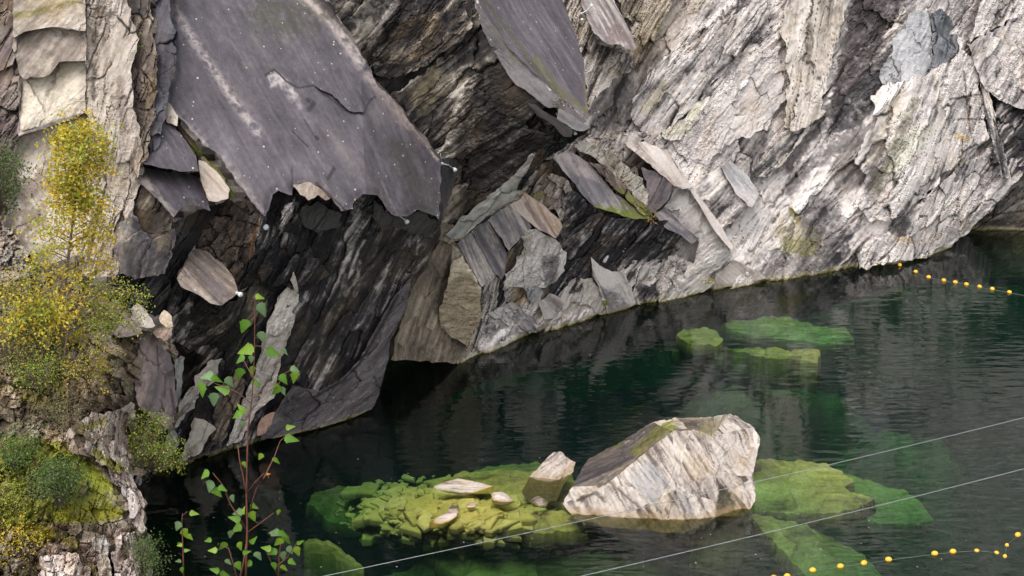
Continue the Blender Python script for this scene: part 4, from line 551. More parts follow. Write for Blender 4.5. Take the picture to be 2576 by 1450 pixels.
# water body: an absorbing volume with a rippled, reflecting surface
m = bpy.data.materials.new('pool_water'); m.use_nodes = True; n = m.node_tree; n.nodes.clear(); N = n.nodes; L = n.links
tc = N.new('ShaderNodeTexCoord')
mp = N.new('ShaderNodeMapping'); mp.inputs['Scale'].default_value = (.65, 2.3, 1); mp.inputs['Rotation'].default_value = (0, 0, math.radians(-10)); L.new(tc.outputs['Object'], mp.inputs['Vector'])
n1 = N.new('ShaderNodeTexNoise'); n1.inputs['Scale'].default_value = 1.3; n1.inputs['Detail'].default_value = 1.5; n1.inputs['Roughness'].default_value = .55; L.new(mp.outputs[0], n1.inputs['Vector'])
n2 = N.new('ShaderNodeTexNoise'); n2.inputs['Scale'].default_value = .09; n2.inputs['Detail'].default_value = 2; L.new(tc.outputs['Object'], n2.inputs['Vector'])
mr = N.new('ShaderNodeMapRange'); mr.inputs['From Min'].default_value = .38; mr.inputs['From Max'].default_value = .62; mr.inputs['To Min'].default_value = .25; mr.inputs['To Max'].default_value = 1.0; L.new(n2.outputs['Fac'], mr.inputs['Value'])
bp = N.new('ShaderNodeBump'); bp.inputs['Distance'].default_value = .035; L.new(n1.outputs['Fac'], bp.inputs['Height']); L.new(mr.outputs[0], bp.inputs['Strength'])
fr = N.new('ShaderNodeFresnel'); fr.inputs['IOR'].default_value = 1.7; L.new(bp.outputs[0], fr.inputs['Normal'])
gl = N.new('ShaderNodeBsdfGlossy'); gl.inputs['Roughness'].default_value = .02; L.new(bp.outputs[0], gl.inputs['Normal'])
tr = N.new('ShaderNodeBsdfTransparent'); mx = N.new('ShaderNodeMixShader'); L.new(fr.outputs[0], mx.inputs[0]); L.new(tr.outputs[0], mx.inputs[1]); L.new(gl.outputs[0], mx.inputs[2])
va = N.new('ShaderNodeVolumeAbsorption'); va.inputs['Color'].default_value = (.36, .79, .66, 1); va.inputs['Density'].default_value = .36
vs = N.new('ShaderNodeVolumeScatter'); vs.inputs['Color'].default_value = (.4, .75, .85, 1); vs.inputs['Density'].default_value = .013
ad = N.new('ShaderNodeAddShader'); L.new(va.outputs[0], ad.inputs[0]); L.new(vs.outputs[0], ad.inputs[1])
ou = N.new('ShaderNodeOutputMaterial'); L.new(mx.outputs[0], ou.inputs['Surface']); L.new(ad.outputs[0], ou.inputs['Volume'])
wx = [(-60, 12), (-60, 90), (80, 90), (80, 12)]
wc = [(x, y, 0) for x, y in wx] + [(x, y, -14) for x, y in wx]
tag(mesh_obj('water', wc, [[(0, 3, 2, 1)], [(4, 5, 6, 7)], [(0, 1, 5, 4)], [(1, 2, 6, 5)], [(2, 3, 7, 6)], [(3, 0, 4, 7)]], m), 'dark green clear water of the flooded quarry', None, None, 'structure')

# submerged slabs, each with its own thickness and depth
def sunk(name, poly, ctrl, label, thick=.45, style='algae', cat='submerged slab', group=None, **k):
    k.setdefault('bevel', .22)
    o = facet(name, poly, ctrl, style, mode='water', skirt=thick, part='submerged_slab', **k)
    c = on_level(*np.mean(np.array(poly), 0), -1.); rebase(o, c); tag(o, label, cat, group or 'rock slabs lying under water')
    return o
sunk('s1', [(1880, 1150), (1910, 1140), (1985, 1146), (2010, 1140), (2070, 1150), (2120, 1172), (2150, 1195), (2120, 1205), (2140, 1222), (2205, 1236), (2160, 1262), (2080, 1275), (1990, 1276), (1880, 1270), (1860, 1200)], [(1910, 1140, .35), (2070, 1150, .5), (2205, 1236, .6), (2080, 1275, .9), (1900, 1230, 1.5), (2000, 1215, 1.1), (1880, 1270, 1.3)], 'broad yellow green slab just under the water right of the big boulder', res=3)
sunk('s1b', [(2120, 1175), (2200, 1200), (2300, 1230), (2350, 1290), (2260, 1305), (2150, 1285), (2080, 1270), (2000, 1230)], [(2120, 1175, 1.6), (2350, 1290, 3.0), (2080, 1270, 2.3)], 'dim green slab beyond the pointed tip of the yellow green one', res=3.5)
sunk('s2', [(1890, 1282), (1950, 1290), (2040, 1305), (2110, 1340), (2190, 1400), (2260, 1470), (2260, 1560), (2080, 1560), (2040, 1440), (1980, 1380), (1920, 1320)], [(1900, 1285, 1.0), (2110, 1340, 2.0), (2260, 1500, 3.4), (2000, 1380, 1.5), (2100, 1480, 2.5)], 'long green slab slanting down to the right below the big boulder', res=3.5)
sunk('s3', [(1105, 1205), (1125, 1185), (1180, 1172), (1250, 1166), (1330, 1172), (1420, 1165), (1460, 1200), (1430, 1250), (1320, 1250), (1200, 1235), (1120, 1225)], [(1110, 1200, .8), (1250, 1166, .7), (1420, 1170, .8), (1320, 1250, .45)], 'rounded olive slab under water behind the long white stone', res=3)
sunk('s3b', [(1180, 1170), (1260, 1155), (1360, 1150), (1420, 1165), (1400, 1185), (1250, 1180)], [(1180, 1170, 1.6), (1360, 1150, 1.8), (1400, 1185, 1.3)], 'dark green slab furthest behind the long white stone', res=3.5)
sunk('s4', [(770, 1260), (790, 1225), (850, 1208), (920, 1218), (960, 1240), (1060, 1230), (1090, 1250), (1010, 1290), (920, 1312), (830, 1300)], [(790, 1225, 2.1), (960, 1240, 2.0), (920, 1312, 2.5), (1060, 1240, 1.5)], 'round dark green slab left of the rubble', res=3.5)
sunk('s5', [(762, 1352), (775, 1342), (820, 1343), (848, 1355), (880, 1385), (915, 1410), (914, 1424), (900, 1426), (870, 1405), (825, 1380), (780, 1380), (765, 1368)], [(775, 1345, 1.25), (915, 1415, 1.1), (825, 1380, 1.3)], 'club shaped yellow slab under water near the left saplings', res=2.6, thick=1.4)
sunk('s6', [(1060, 1340), (1150, 1335), (1300, 1355), (1400, 1350), (1450, 1380), (1480, 1440), (1400, 1520), (1250, 1520), (1160, 1450), (1100, 1390)], [(1080, 1350, 1.2), (1400, 1360, 1.7), (1300, 1450, 2.2), (1480, 1440, 2.8)], 'wide green slab in front of the rubble', res=3.5, c=(.7, 1.2), chip=.12)
sunk('s7', [(1290, 1290), (1340, 1280), (1420, 1270), (1460, 1295), (1480, 1310), (1440, 1322), (1350, 1322), (1260, 1318)], [(1290, 1290, .3), (1460, 1300, .35), (1350, 1320, .45)], 'bright yellow slab at the foot of the big boulder', res=2.6)
sunk('s8', [(1760, 1300), (1850, 1270), (1880, 1280), (1860, 1320), (1800, 1345), (1740, 1340)], [(1760, 1300, .25), (1880, 1280, .3), (1800, 1345, .9)], 'amber slab under the notch of the big boulder', res=2.6, thick=1.5)
sunk('s9', [(1815, 858), (1900, 862), (1980, 866), (2062, 868), (2066, 880), (2058, 900), (1995, 893), (1900, 880)], [(1815, 858, 1.3), (2062, 868, .25), (2058, 900, .5), (1900, 875, 1.0)], 'yellow plank shaped slab under the far water', res=2.4, thick=1.2)
sunk('s10', [(1700, 830), (1720, 815), (1770, 812), (1805, 822), (1820, 845), (1800, 862), (1720, 845)], [(1700, 830, .9), (1770, 812, 1.0), (1815, 850, .8)], 'small olive slab left of the plank shaped one', res=2.6)
sunk('s11', [(1815, 800), (1900, 792), (1925, 783), (1990, 786), (2020, 800), (2080, 808), (2130, 812), (2150, 840), (2100, 855), (2000, 845), (1900, 835), (1840, 820)], [(1815, 800, 1.5), (1990, 786, 1.6), (2140, 830, 2.2), (1900, 835, 1.8)], 'wide green slab furthest out under the far cliff', res=3)
sunk('s12', [(1690, 870), (1760, 862), (1830, 880), (1850, 910), (1800, 925), (1730, 900)], [(1690, 870, 1.8), (1850, 900, 2.2), (1800, 925, 2.6)], 'faint green slab below the small olive one', res=3)
# ================================================================== THE LEFT BANK
bank = tag(empty('bank', (-9, 30, 0)), 'mossy rubble bank on the left shore below the cliff', None, None, 'structure')
bpy.context.view_layer.update()
def H_(name, poly, ctrl, style, **k):
    k.setdefault('mode', 'abs'); o = facet(name, poly, ctrl, style, **k); o.parent = bank; o.matrix_parent_inverse = bank.matrix_basis.inverted(); return o
HB = [(0, 600, 34.0), (0, 800, 31.6), (200, 800, 32.0), (330, 800, 33.6), (430, 860, 34.6), (0, 950, 30.2), (200, 950, 30.8), (350, 950, 32.2), (0, 1100, 28.8), (150, 1100, 29.2), (300, 1100, 31.0), (410, 1100, 33.2), (0, 1250, 27.8), (180, 1250, 28.3), (330, 1250, 29.6), (0, 1400, 27.0), (200, 1400, 27.6), (370, 1400, 28.7), (0, 1600, 26.2), (380, 1600, 27.6)]
H_('bank', [(-400, 590), (30, 590), (60, 640), (150, 700), (260, 730), (330, 790), (345, 830), (430, 850), (445, 900), (440, 960), (445, 1060), (430, 1110), (400, 1150), (385, 1185), (340, 1195), (330, 1215), (352, 1240), (366, 1280), (370, 1330), (372, 1400), (385, 1470), (395, 1800), (-400, 1800)],
   HB, 'soil', part='bank_ground', jag=4, res=2.6, skirt=3, amp=1.3, marks=[
   ('area', [(-20, 1100), (160, 1110), (230, 1160), (290, 1240), (325, 1290), (300, 1310), (200, 1320), (0, 1330)], 14, (.2, .22, .02), .85, 1.1), ('line', [(150, 1140), (220, 1180), (280, 1235)], 18, (.25, .28, .02), .95, .8),
   ('area', [(130, 1285), (200, 1270), (310, 1280), (315, 1300), (250, 1310), (140, 1320)], 10, (.25, .23, .02), .95, .8), ('area', [(50, 1310), (140, 1330), (145, 1355), (90, 1370), (50, 1350)], 10, (.27, .24, .02), .95, .8), ('line', [(165, 1360), (190, 1370)], 13, (.26, .23, .02), .95, .8), ('line', [(220, 1430), (260, 1445)], 14, (.2, .2, .02), .9, .9),
   ('line', [(60, 1000), (130, 1020)], 18, (.2, .17, .03), .7, 1.), ('line', [(150, 960), (170, 1060)], 14, (.2, .17, .03), .7, 1.), ('line', [(120, 910), (130, 960)], 20, (.2, .17, .03), .6, 1.),
   ('area', [(150, 1050), (300, 1030), (340, 1060), (320, 1160), (270, 1210), (230, 1160), (160, 1120)], 14, (.42, .32, .28), .7, 1.3), ('area', [(260, 1230), (350, 1230), (370, 1350), (340, 1400), (330, 1300), (270, 1270)], 10, (.42, .35, .31), .7, 1.), ('area', [(90, 1370), (330, 1320), (350, 1460), (100, 1460)], 14, (.36, .27, .23), .65, 1.4),
   ('area', [(0, 560), (60, 620), (100, 700), (60, 760), (0, 740)], 14, (.24, .21, .19), .7, 1.2), ('area', [(250, 900), (350, 880), (400, 950), (330, 1000), (260, 980)], 14, (.13, .12, .09), .5, 1.)])
H_('b1', [(318, 1075), (340, 1040), (330, 1010), (300, 1030), (250, 1040), (190, 1060), (165, 1100), (180, 1140), (230, 1150), (265, 1170), (290, 1220), (320, 1230), (325, 1190), (322, 1130)], None, 'rubble', base='bank', off=-.4, part='rock_face', jag=4, label='pinkish broken rock face in the middle of the bank', r=[(0, BR), (.35, (.24, .185, .155)), (.6, (.38, .31, .27)), (1, (.56, .48, .43))], marks=[('line', [(200, 1080), (260, 1060)], 14, (.17, .15, .03), .7, 1.2), ('line', [(240, 1140), (300, 1180)], 12, (.2, .21, .02), .8, 1.)])
H_('b2', [(300, 1180), (325, 1190), (345, 1230), (366, 1270), (368, 1330), (350, 1345), (325, 1310), (322, 1260), (305, 1225)], None, 'rubble', base='bank', off=-.35, part='rock_face', jag=3, c=(.5, .8), label='rounded pink marble nose at the edge of the bank', r=[(0, BR), (.3, (.4, .32, .28)), (.6, (.56, .48, .44)), (1, W1)])
H_('b3', [(230, 1355), (262, 1345), (280, 1370), (276, 1420), (290, 1500), (240, 1500), (245, 1400)], None, 'rubble', base='bank', off=-.35, part='rock_face', jag=3, c=(.25, .5), r=[(0, BR), (.3, (.36, .33, .29)), (1, W1)])
H_('b4', [(290, 1350), (340, 1335), (352, 1400), (345, 1500), (290, 1500), (280, 1400)], None, 'rubble', base='bank', off=-.3, part='rock_face', jag=3, c=(.25, .5))
H_('b5', [(100, 1400), (190, 1390), (230, 1430), (220, 1500), (90, 1500)], None, 'rubble', base='bank', off=-.25, part='rock_face', jag=4)
H_('b6', [(-60, 570), (20, 575), (60, 620), (90, 690), (60, 740), (10, 720), (-60, 700)], None, 'rubble', base='bank', off=-.5, part='rock_face', jag=4, r=[(0, (.06, .05, .045)), (.4, (.22, .19, .17)), (1, (.46, .42, .38))])
H_('b7', [(330, 1210), (345, 1150), (380, 1140), (410, 1150), (400, 1185), (375, 1215), (350, 1225)], [(330, 1210, 31.0), (400, 1150, 32.4), (370, 1220, 31.4)], 'dark', part='rock_face', jag=3)
# slabs and boulders lying loose at the top of the bank
def loose(name, poly, ctrl, style, label, cat='boulder', thick=.6, **k):
    o = facet(name, poly, ctrl, style, mode='abs', skirt=thick, part='leaning_slab' if cat == 'slab' else 'boulder', **k)
    c = at_dist(*np.mean(np.array(poly), 0), float(np.mean([q[2] for q in ctrl]))); rebase(o, c); return tag(o, label, cat)
ST['pinkpurple'] = dict(ST['purple'], r=[(0, (.07, .055, .055)), (.35, (.15, .12, .12)), (.7, (.24, .19, .18)), (1, (.36, .27, .23))])
loose('m1', [(342, 930), (348, 880), (345, 850), (372, 832), (385, 840), (405, 862), (428, 890), (440, 950), (446, 1000), (440, 1060), (420, 1080), (400, 1060), (372, 1040), (345, 1010), (340, 970)], [(345, 860, 33.0), (428, 890, 33.6), (430, 1070, 32.3), (345, 1000, 31.8)], 'pinkpurple', 'large pink and violet slab leaning at the top of the bank', 'slab', .7, jag=2.5, bevel=.08, marks=[('line', [(372, 850), (365, 950), (350, 1020)], 16, (.34, .24, .2), .6, 1.), ('line', [(395, 870), (398, 930)], 2, VDK, .6, .5), ('line', [(430, 980), (442, 1060)], 4, VDK, .6, .7)])
loose('m2', [(440, 905), (455, 895), (465, 900), (460, 960), (450, 1020), (440, 1030), (445, 960)], [(440, 905, 33.6), (462, 960, 33.8), (445, 1020, 33.2)], 'greygreen', 'thin grey sliver standing beside the leaning slab', 'slab', .5, jag=2)
loose('m3', [(283, 840), (290, 815), (318, 800), (345, 808), (356, 828), (350, 845), (300, 850)], [(283, 840, 32.4), (345, 808, 32.8), (300, 850, 32.2)], 'pinkpurple', 'rounded violet stone left of the cream wedge', 'boulder', .7, jag=2, bevel=.1)
loose('m4', [(328, 778), (350, 764), (372, 790), (392, 820), (370, 826), (345, 822), (330, 800)], [(328, 778, 33.6), (372, 790, 33.8), (392, 822, 33.0), (345, 822, 32.9)], 'cream', 'cream wedge shaped stone tilted at the cliff foot', 'boulder', .6, jag=2, bevel=.06, marks=[('line', [(328, 780), (350, 815)], 7, (.16, .13, .12), .7, .6)])
loose('m5', [(403, 812), (404, 790), (412, 780), (432, 796), (436, 822), (420, 828)], [(403, 812, 33.4), (412, 780, 33.6), (434, 822, 33.4)], 'cream', 'small upright cream stone right of the wedge', 'boulder', .4, jag=2, bevel=.05, r=[(0, BE), (.5, (.6, .48, .36)), (1, (.68, .58, .46))])
loose('m6', [(385, 832), (405, 825), (434, 826), (432, 845), (412, 858), (395, 850)], [(385, 832, 33.1), (434, 826, 33.3), (405, 858, 32.9)], 'pinkpurple', 'pinkish stone carrying the upright cream one', 'boulder', .5, jag=2, bevel=.06, r=[(0, BR), (.5, (.32, .23, .19)), (1, (.5, .38, .32))], marks=[('line', [(388, 826), (425, 824)], 5, (.12, .11, .03), .8, .8)])
loose('m7', [(425, 1085), (440, 1082), (452, 1110), (440, 1135), (425, 1150), (410, 1150), (415, 1115)], [(425, 1085, 32.6), (452, 1110, 32.8), (412, 1150, 32.3)], 'greygreen', 'grey pointed stone at the foot of the leaning slab', 'boulder', .5, jag=2, bevel=.05)
loose('m8', [(190, 840), (240, 820), (280, 845), (300, 870), (270, 900), (220, 890)], [(190, 840, 31.4), (280, 845, 32.2), (240, 900, 31.3)], 'pinkpurple', 'brown violet stone half hidden by the birch leaves', 'boulder', .6, jag=3, bevel=.08, r=[(0, BR), (.5, (.26, .2, .18)), (1, (.44, .37, .33))])
# ================================================================== SOLID ROCKS
def solid(name, V, Fc, styles, seed=1, edge=.06, disp=.12, chip=.5, label=None, cat='boulder', group=None, marks=(), ang=50, mat='marble', px=True, wetline=True):
    """closed angular rock from a control polyhedron; faces are cut fine and broken by noise that depends only on position"""
    V = np.array([at_dist(a, b, c) for a, b, c in V]) if px else np.array(V, float)
    cen = V.mean(0); Ps = []; Cs = []; Fs = []; n0 = 0
    for fi, f in enumerate(Fc):
        st = ST[styles[fi] if isinstance(styles, (list, tuple)) else styles]
        for k in range(1, len(f) - 1):
            A, B_, C_ = V[f[0]], V[f[k]], V[f[k + 1]]
            nn = int(np.clip(max(np.linalg.norm(A - B_), np.linalg.norm(B_ - C_), np.linalg.norm(A - C_)) / edge, 2, 90))
            i, j = np.meshgrid(np.arange(nn + 1), np.arange(nn + 1)); m = (i + j) <= nn; i = i[m]; j = j[m]
            P = A + (B_ - A) * (i / nn)[:, None] + (C_ - A) * (j / nn)[:, None]
            Nn = np.cross(B_ - A, C_ - A); Nn /= np.linalg.norm(Nn) + 1e-9
            if Nn @ (A - cen) < 0: Nn = -Nn
            g = math.radians(st['ang'] if 'own' in st else ang); T2 = np.array([math.cos(g), SP * math.sin(g), CP * math.sin(g)])
            T2 = T2 - Nn * (T2 @ Nn); T2 /= np.linalg.norm(T2); B2 = np.cross(Nn, T2)
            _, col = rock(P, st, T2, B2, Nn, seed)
            idm = -np.ones((nn + 1, nn + 1), int); idm[j, i] = np.arange(len(i))
            a = idm[:-1, :-1]; b = idm[:-1, 1:]; c = idm[1:, :-1]; d = idm[1:, 1:]
            t1 = (a >= 0) & (b >= 0) & (c >= 0); t2 = (b >= 0) & (d >= 0) & (c >= 0)
            tri = np.concatenate([np.stack([a[t1], b[t1], c[t1]], 1), np.stack([b[t2], d[t2], c[t2]], 1)])
            if np.cross(B_ - A, C_ - A) @ (A - cen) < 0: tri = tri[:, ::-1]
            Ps.append(P); Cs.append(col); Fs.append(tri + n0); n0 += len(P)
    P = np.concatenate(Ps); col = np.concatenate(Cs); tri = np.concatenate(Fs)
    D = P - cen; D /= np.linalg.norm(D, axis=1)[:, None] + 1e-9
    x, y, z = P.T; q = x * .8 + z * .6
    w_ = .35 * fbm(x * .8, y * .8, z * .8, 3)
    r1, r2, _, ox, oy, ed = cells((x * .9 - y * .5) * 1.4 + w_ + 3, (z - y * .5 - x * .35) * 1.1 + seed, seed); r4, r5, _, ox2, oy2, _ = cells((x - y * .5) * 4.1 + w_, (z * .9 - x * .5) * 2.6, seed + 2)
    h = fbm(x * .7, y * .7, z * .7, 4) * .9 + chip * ((r1 - .5) + (r2 - .5) * 1.6 * ox) + chip * .4 * ((r4 - .5) + (r5 - .5) * 1.5 * ox2) + .35 * fbm(x * 4, y * 4, z * 4, 3) + .4 * fbm((x - z) * 1.2, y * 1.2, (x + z) * 7, 3)
    P2 = P + D * (h * disp)[:, None]
    if marks:
        rel = P2 - CAM; fd = rel[:, 1] * CP - rel[:, 2] * SP; uu = rel[:, 1] * SP + rel[:, 2] * CP
        pxx = 1288 + FOC * rel[:, 0] / fd; pyy = 725 - FOC * uu / fd
        col = paint(col, pxx, pyy, P2, marks)
    if wetline:
        zz = P2[:, 2]; nz = fbm(P2[:, 0] * 2, P2[:, 1] * 2, P2[:, 2], 3) * .08
        mm = ss(.05, -.05, zz + nz * .5)[:, None]; col = col * (1 - mm) + np.array((.22, .18, .035)) * (.5 + col) * mm
        mm = (ss(-.02, .04, zz) * ss(.2, .08, zz + nz))[:, None] * .5; col = col * (1 - mm) + np.array((.30, .2, .1)) * mm
    o = mesh_obj(name, P2, tri, MAT[mat], None, col); rebase(o, (cen[0], cen[1], P2[:, 2].min()))
    return tag(o, label, cat, group)
# the big boulder
BV = [(1415, 1268, 34.9), (1440, 1225, 35.4), (1480, 1155, 37.3), (1570, 1112, 37.6), (1640, 1062, 37.6), (1700, 1052, 37.3),      # 0-5 left base, back ridge of the dark top face
      (1692, 1085, 36.0), (1600, 1160, 35.5), (1520, 1222, 35.1), (1445, 1282, 34.8),                                             # 6-9 front edge of the dark face
      (1735, 1080, 36.2), (1795, 1052, 37.4), (1838, 1040, 37.0), (1895, 1075, 36.6), (1908, 1100, 36.4), (1896, 1165, 36.0), (1888, 1200, 35.5), (1900, 1245, 35.2), (1885, 1285, 35.0),   # 10-18 right part
      (1790, 1100, 35.9), (1800, 1190, 35.3), (1840, 1235, 35.2), (1805, 1262, 34.9), (1800, 1300, 34.6),                          # 19-23
      (1720, 1340, 34.35), (1640, 1335, 34.4), (1520, 1325, 34.5), (1450, 1305, 34.7),                                             # 24-27 below the waterline in front
      (1870, 1295, 35.0), (1700, 1230, 34.7), (1500, 1200, 38.6), (1700, 1190, 39.0), (1880, 1230, 38.3), (1700, 1420, 37.0)]      # 28-33 back and underside
BF = [(0, 1, 8, 9), (1, 2, 7, 8), (2, 3, 7), (3, 4, 6, 7), (4, 5, 6), (9, 8, 26, 27), (8, 7, 29, 26), (26, 29, 25), (7, 6, 29), (25, 29, 24), (6, 10, 29), (10, 19, 20, 29), (29, 20, 22), (29, 22, 23, 24),
      (5, 10, 6), (5, 11, 10), (10, 11, 19), (11, 12, 19), (12, 13, 19), (13, 14, 15, 19), (19, 15, 20), (20, 15, 16, 21), (16, 17, 18, 21), (20, 21, 22), (21, 18, 28, 22), (22, 28, 23),
      (0, 9, 27), (2, 30, 3), (3, 30, 4), (4, 31, 5), (30, 31, 4), (5, 31, 11), (11, 31, 12), (12, 32, 13), (31, 32, 12), (13, 32, 14), (14, 32, 15), (15, 32, 16), (16, 32, 17), (17, 32, 18), (1, 0, 30), (1, 30, 2),
      (30, 33, 31), (31, 33, 32), (32, 33, 28), (18, 32, 28), (28, 33, 24, 23), (24, 33, 25), (25, 33, 26), (26, 33, 27), (27, 33, 0), (0, 33, 30)]
ST['bwhite'] = dict(ST['white'], k=(.8, 1.2, .45), r=[(0, (.07, .055, .045)), (.22, (.2, .165, .14)), (.4, (.36, .31, .275)), (.6, (.45, .39, .34)), (1, (.55, .49, .44))], ang=50, c=(.32, 2.4), oc=.35, chip=.1, line=1.)
ST['bdark'] = dict(ST['brown'], own=1, r=[(0, (.03, .025, .025)), (.5, (.075, .062, .06)), (.8, (.14, .12, .11)), (1, (.3, .26, .22))], oc=.15, ang=36, chip=.03)
bs = ['bwhite'] * len(BF)
for i in (1, 2, 3): bs[i] = 'bdark'
bs[4] = 'cream'; bs[0] = 'bwhite'; bs[25] = 'soil'; bs[24] = 'soil'; bs[15] = 'buff'; bs[16] = 'buff'
solid('boulder', BV, BF, bs, 5, .04, .085, .8, ang=-62, label='big white marble boulder with a dark sloping top rising from the water', cat='boulder', marks=[
    ('line', [(1600, 1135), (1660, 1090), (1690, 1070)], 14, (.13, .14, .02), .85, 1.), ('line', [(1640, 1085), (1690, 1062)], 8, (.16, .16, .03), .7, 1.), ('line', [(1545, 1120), (1560, 1115)], 7, MOSS, .8, .9), ('line', [(1600, 1080), (1650, 1060)], 7, (.3, .25, .15), .6, 1.),
    ('line', [(1450, 1255), (1530, 1205), (1600, 1150), (1680, 1090)], 7, (.36, .28, .18), .6, .9), ('area', [(1680, 1110), (1730, 1090), (1760, 1150), (1700, 1180)], 14, (.64, .58, .52), .3, 1.),
    ('area', [(1580, 1190), (1640, 1150), (1670, 1230), (1660, 1290), (1620, 1260)], 12, (.27, .27, .28), .65, 1.2), ('area', [(1740, 1190), (1790, 1240), (1840, 1300), (1800, 1320), (1760, 1260)], 0.1, (.2, .2, .2), 0, 0),
    ('line', [(1640, 1180), (1720, 1260), (1750, 1310)], 12, (.22, .22, .23), .6, 1.1), ('line', [(1530, 1210), (1600, 1270), (1640, 1310)], 4, (.1, .08, .06), .6, .9), ('line', [(1700, 1110), (1790, 1240), (1810, 1290)], 4, (.3, .24, .17), .5, .9),
    ('area', [(1808, 1220), (1830, 1225), (1850, 1270), (1850, 1290), (1800, 1300), (1800, 1265)], 7, (.07, .06, .035), .85, .8), ('line', [(1450, 1260), (1500, 1240), (1520, 1260)], 5, (.06, .05, .04), .7, .9), ('area', [(1770, 1060), (1830, 1050), (1790, 1100), (1750, 1095)], 9, (.22, .19, .08), .7, 1.), ('line', [(1870, 1080), (1890, 1140), (1850, 1230)], 4, (.3, .2, .12), .5, 1.)])
solid('boulder', [(1310, 1238, 36.6), (1330, 1200, 36.9), (1392, 1140, 37.6), (1410, 1140, 37.7), (1450, 1162, 37.6), (1445, 1185, 37.2), (1425, 1210, 36.8), (1400, 1262, 36.2), (1330, 1262, 36.4), (1380, 1205, 36.7), (1400, 1200, 38.4), (1380, 1300, 37.2)],
      [(1, 2, 9), (2, 3, 9), (3, 4, 5, 9), (5, 6, 9), (0, 1, 9), (0, 9, 7, 8), (9, 6, 7), (1, 10, 2), (2, 10, 3), (3, 10, 4), (4, 10, 5), (5, 10, 6), (6, 10, 7), (7, 11, 8), (8, 11, 0), (0, 11, 10), (0, 10, 1), (7, 10, 11)],
      ['bwhite', 'bwhite', 'bwhite', 'bwhite', 'bdark', 'bdark', 'bdark'] + ['bwhite'] * 11, 9, .04, .07, .9, 'upright pale block with a dark mossy foot left of the big boulder', 'boulder', marks=[('line', [(1335, 1205), (1380, 1222), (1410, 1220)], 6, MOSS, .8, 1.), ('area', [(1325, 1210), (1400, 1228), (1400, 1262), (1310, 1245)], 6, (.05, .045, .045), .7, .9), ('line', [(1370, 1170), (1440, 1175)], 10, (.62, .5, .43), .5, 1.)])
def chunk(seed, sx, sy, sz, n=14, lev=2):
    """angular stone: a ball cut by random planes"""
    import bmesh
    bm = bmesh.new(); bmesh.ops.create_icosphere(bm, subdivisions=lev + 1, radius=1)
    v = np.array([q.co[:] for q in bm.verts]); f = np.array([[q.index for q in g.verts] for g in bm.faces]); bm.free()
    rg = np.random.RandomState(seed); nr = rg.randn(n, 3); nr /= np.linalg.norm(nr, axis=1)[:, None]; hh = rg.uniform(.5, .92, n)
    s = np.min(np.where(v @ nr.T > 1e-3, hh / np.maximum(v @ nr.T, 1e-3), 9), 1); s = np.minimum(s, 1)
    return v * s[:, None] * np.array((sx, sy, sz)), f
def stone(name, at, size, rot, seed, style, label=None, cat='stone', group=None, lev=3, wet=True, tilt=0):
    v, f = chunk(seed, *size, lev=lev); a = math.radians(rot); t_ = math.radians(tilt)
    c, s = math.cos(t_), math.sin(t_); v = np.stack([v[:, 0] * c - v[:, 2] * s, v[:, 1], v[:, 0] * s + v[:, 2] * c], -1)
    c, s = math.cos(a), math.sin(a); v = np.stack([v[:, 0] * c - v[:, 1] * s, v[:, 0] * s + v[:, 1] * c, v[:, 2]], -1)
    v += .06 * min(size) * 3 * fbm(v[:, 0] * 4 + seed, v[:, 1] * 4, v[:, 2] * 4, 3)[:, None] * v / (np.linalg.norm(v, axis=1)[:, None] + 1e-6)
    P = v + np.array(at); e = [np.array(q, float) for q in ((1, 0, 0), (0, .6, .8), (0, -.8, .6))]
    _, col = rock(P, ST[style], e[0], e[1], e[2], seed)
    if wet:
        mm = ss(.05, -.02, P[:, 2])[:, None]; col = col * (1 - mm) + np.array((.38, .33, .05)) * (.5 + col) * mm
    o = mesh_obj(name, P, f, MAT['marble'], None, col); rebase(o, at); return tag(o, label, cat, group)
def wl(px, py, z=0.0): return on_level(px, py, z)
ST['bpink'] = dict(ST['bwhite'], r=[(0, (.2, .13, .1)), (.4, (.45, .35, .3)), (1, (.62, .52, .47))])
p = wl(1168, 1225); stone('boulder', (p[0], p[1], .02), (1.0, .35, .2), -5, 21, 'bwhite', 'long low white stone lying across the shallows', 'stone', lev=4)
p = wl(1262, 1256); stone('stone', (p[0], p[1], .0), (.42, .3, .16), -20, 22, 'bpink', 'pinkish stone between the long white one and the upright block', lev=4)
p = wl(1360, 1266); stone('stone', (p[0], p[1], .0), (.34, .26, .18), 0, 23, 'buff', 'small brown and cream stone at the foot of the upright block', lev=4)
p = wl(1120, 1300); stone('stone', (p[0], p[1], -.03), (.62, .26, .12), 52, 24, 'bpink', 'narrow tan stone breaking the surface, pointing away from the viewer', lev=4, tilt=6)
p = wl(1143, 1282); stone('stone', (p[0], p[1], .04), (.2, .12, .09), 30, 25, 'bwhite', 'small pale stone resting on the tip of the narrow tan one', lev=3)
p = wl(1190, 1272); stone('stone', (p[0], p[1], .0), (.2, .16, .09), 10, 26, 'bpink', 'small reddish stone near the middle of the rubble', lev=3)
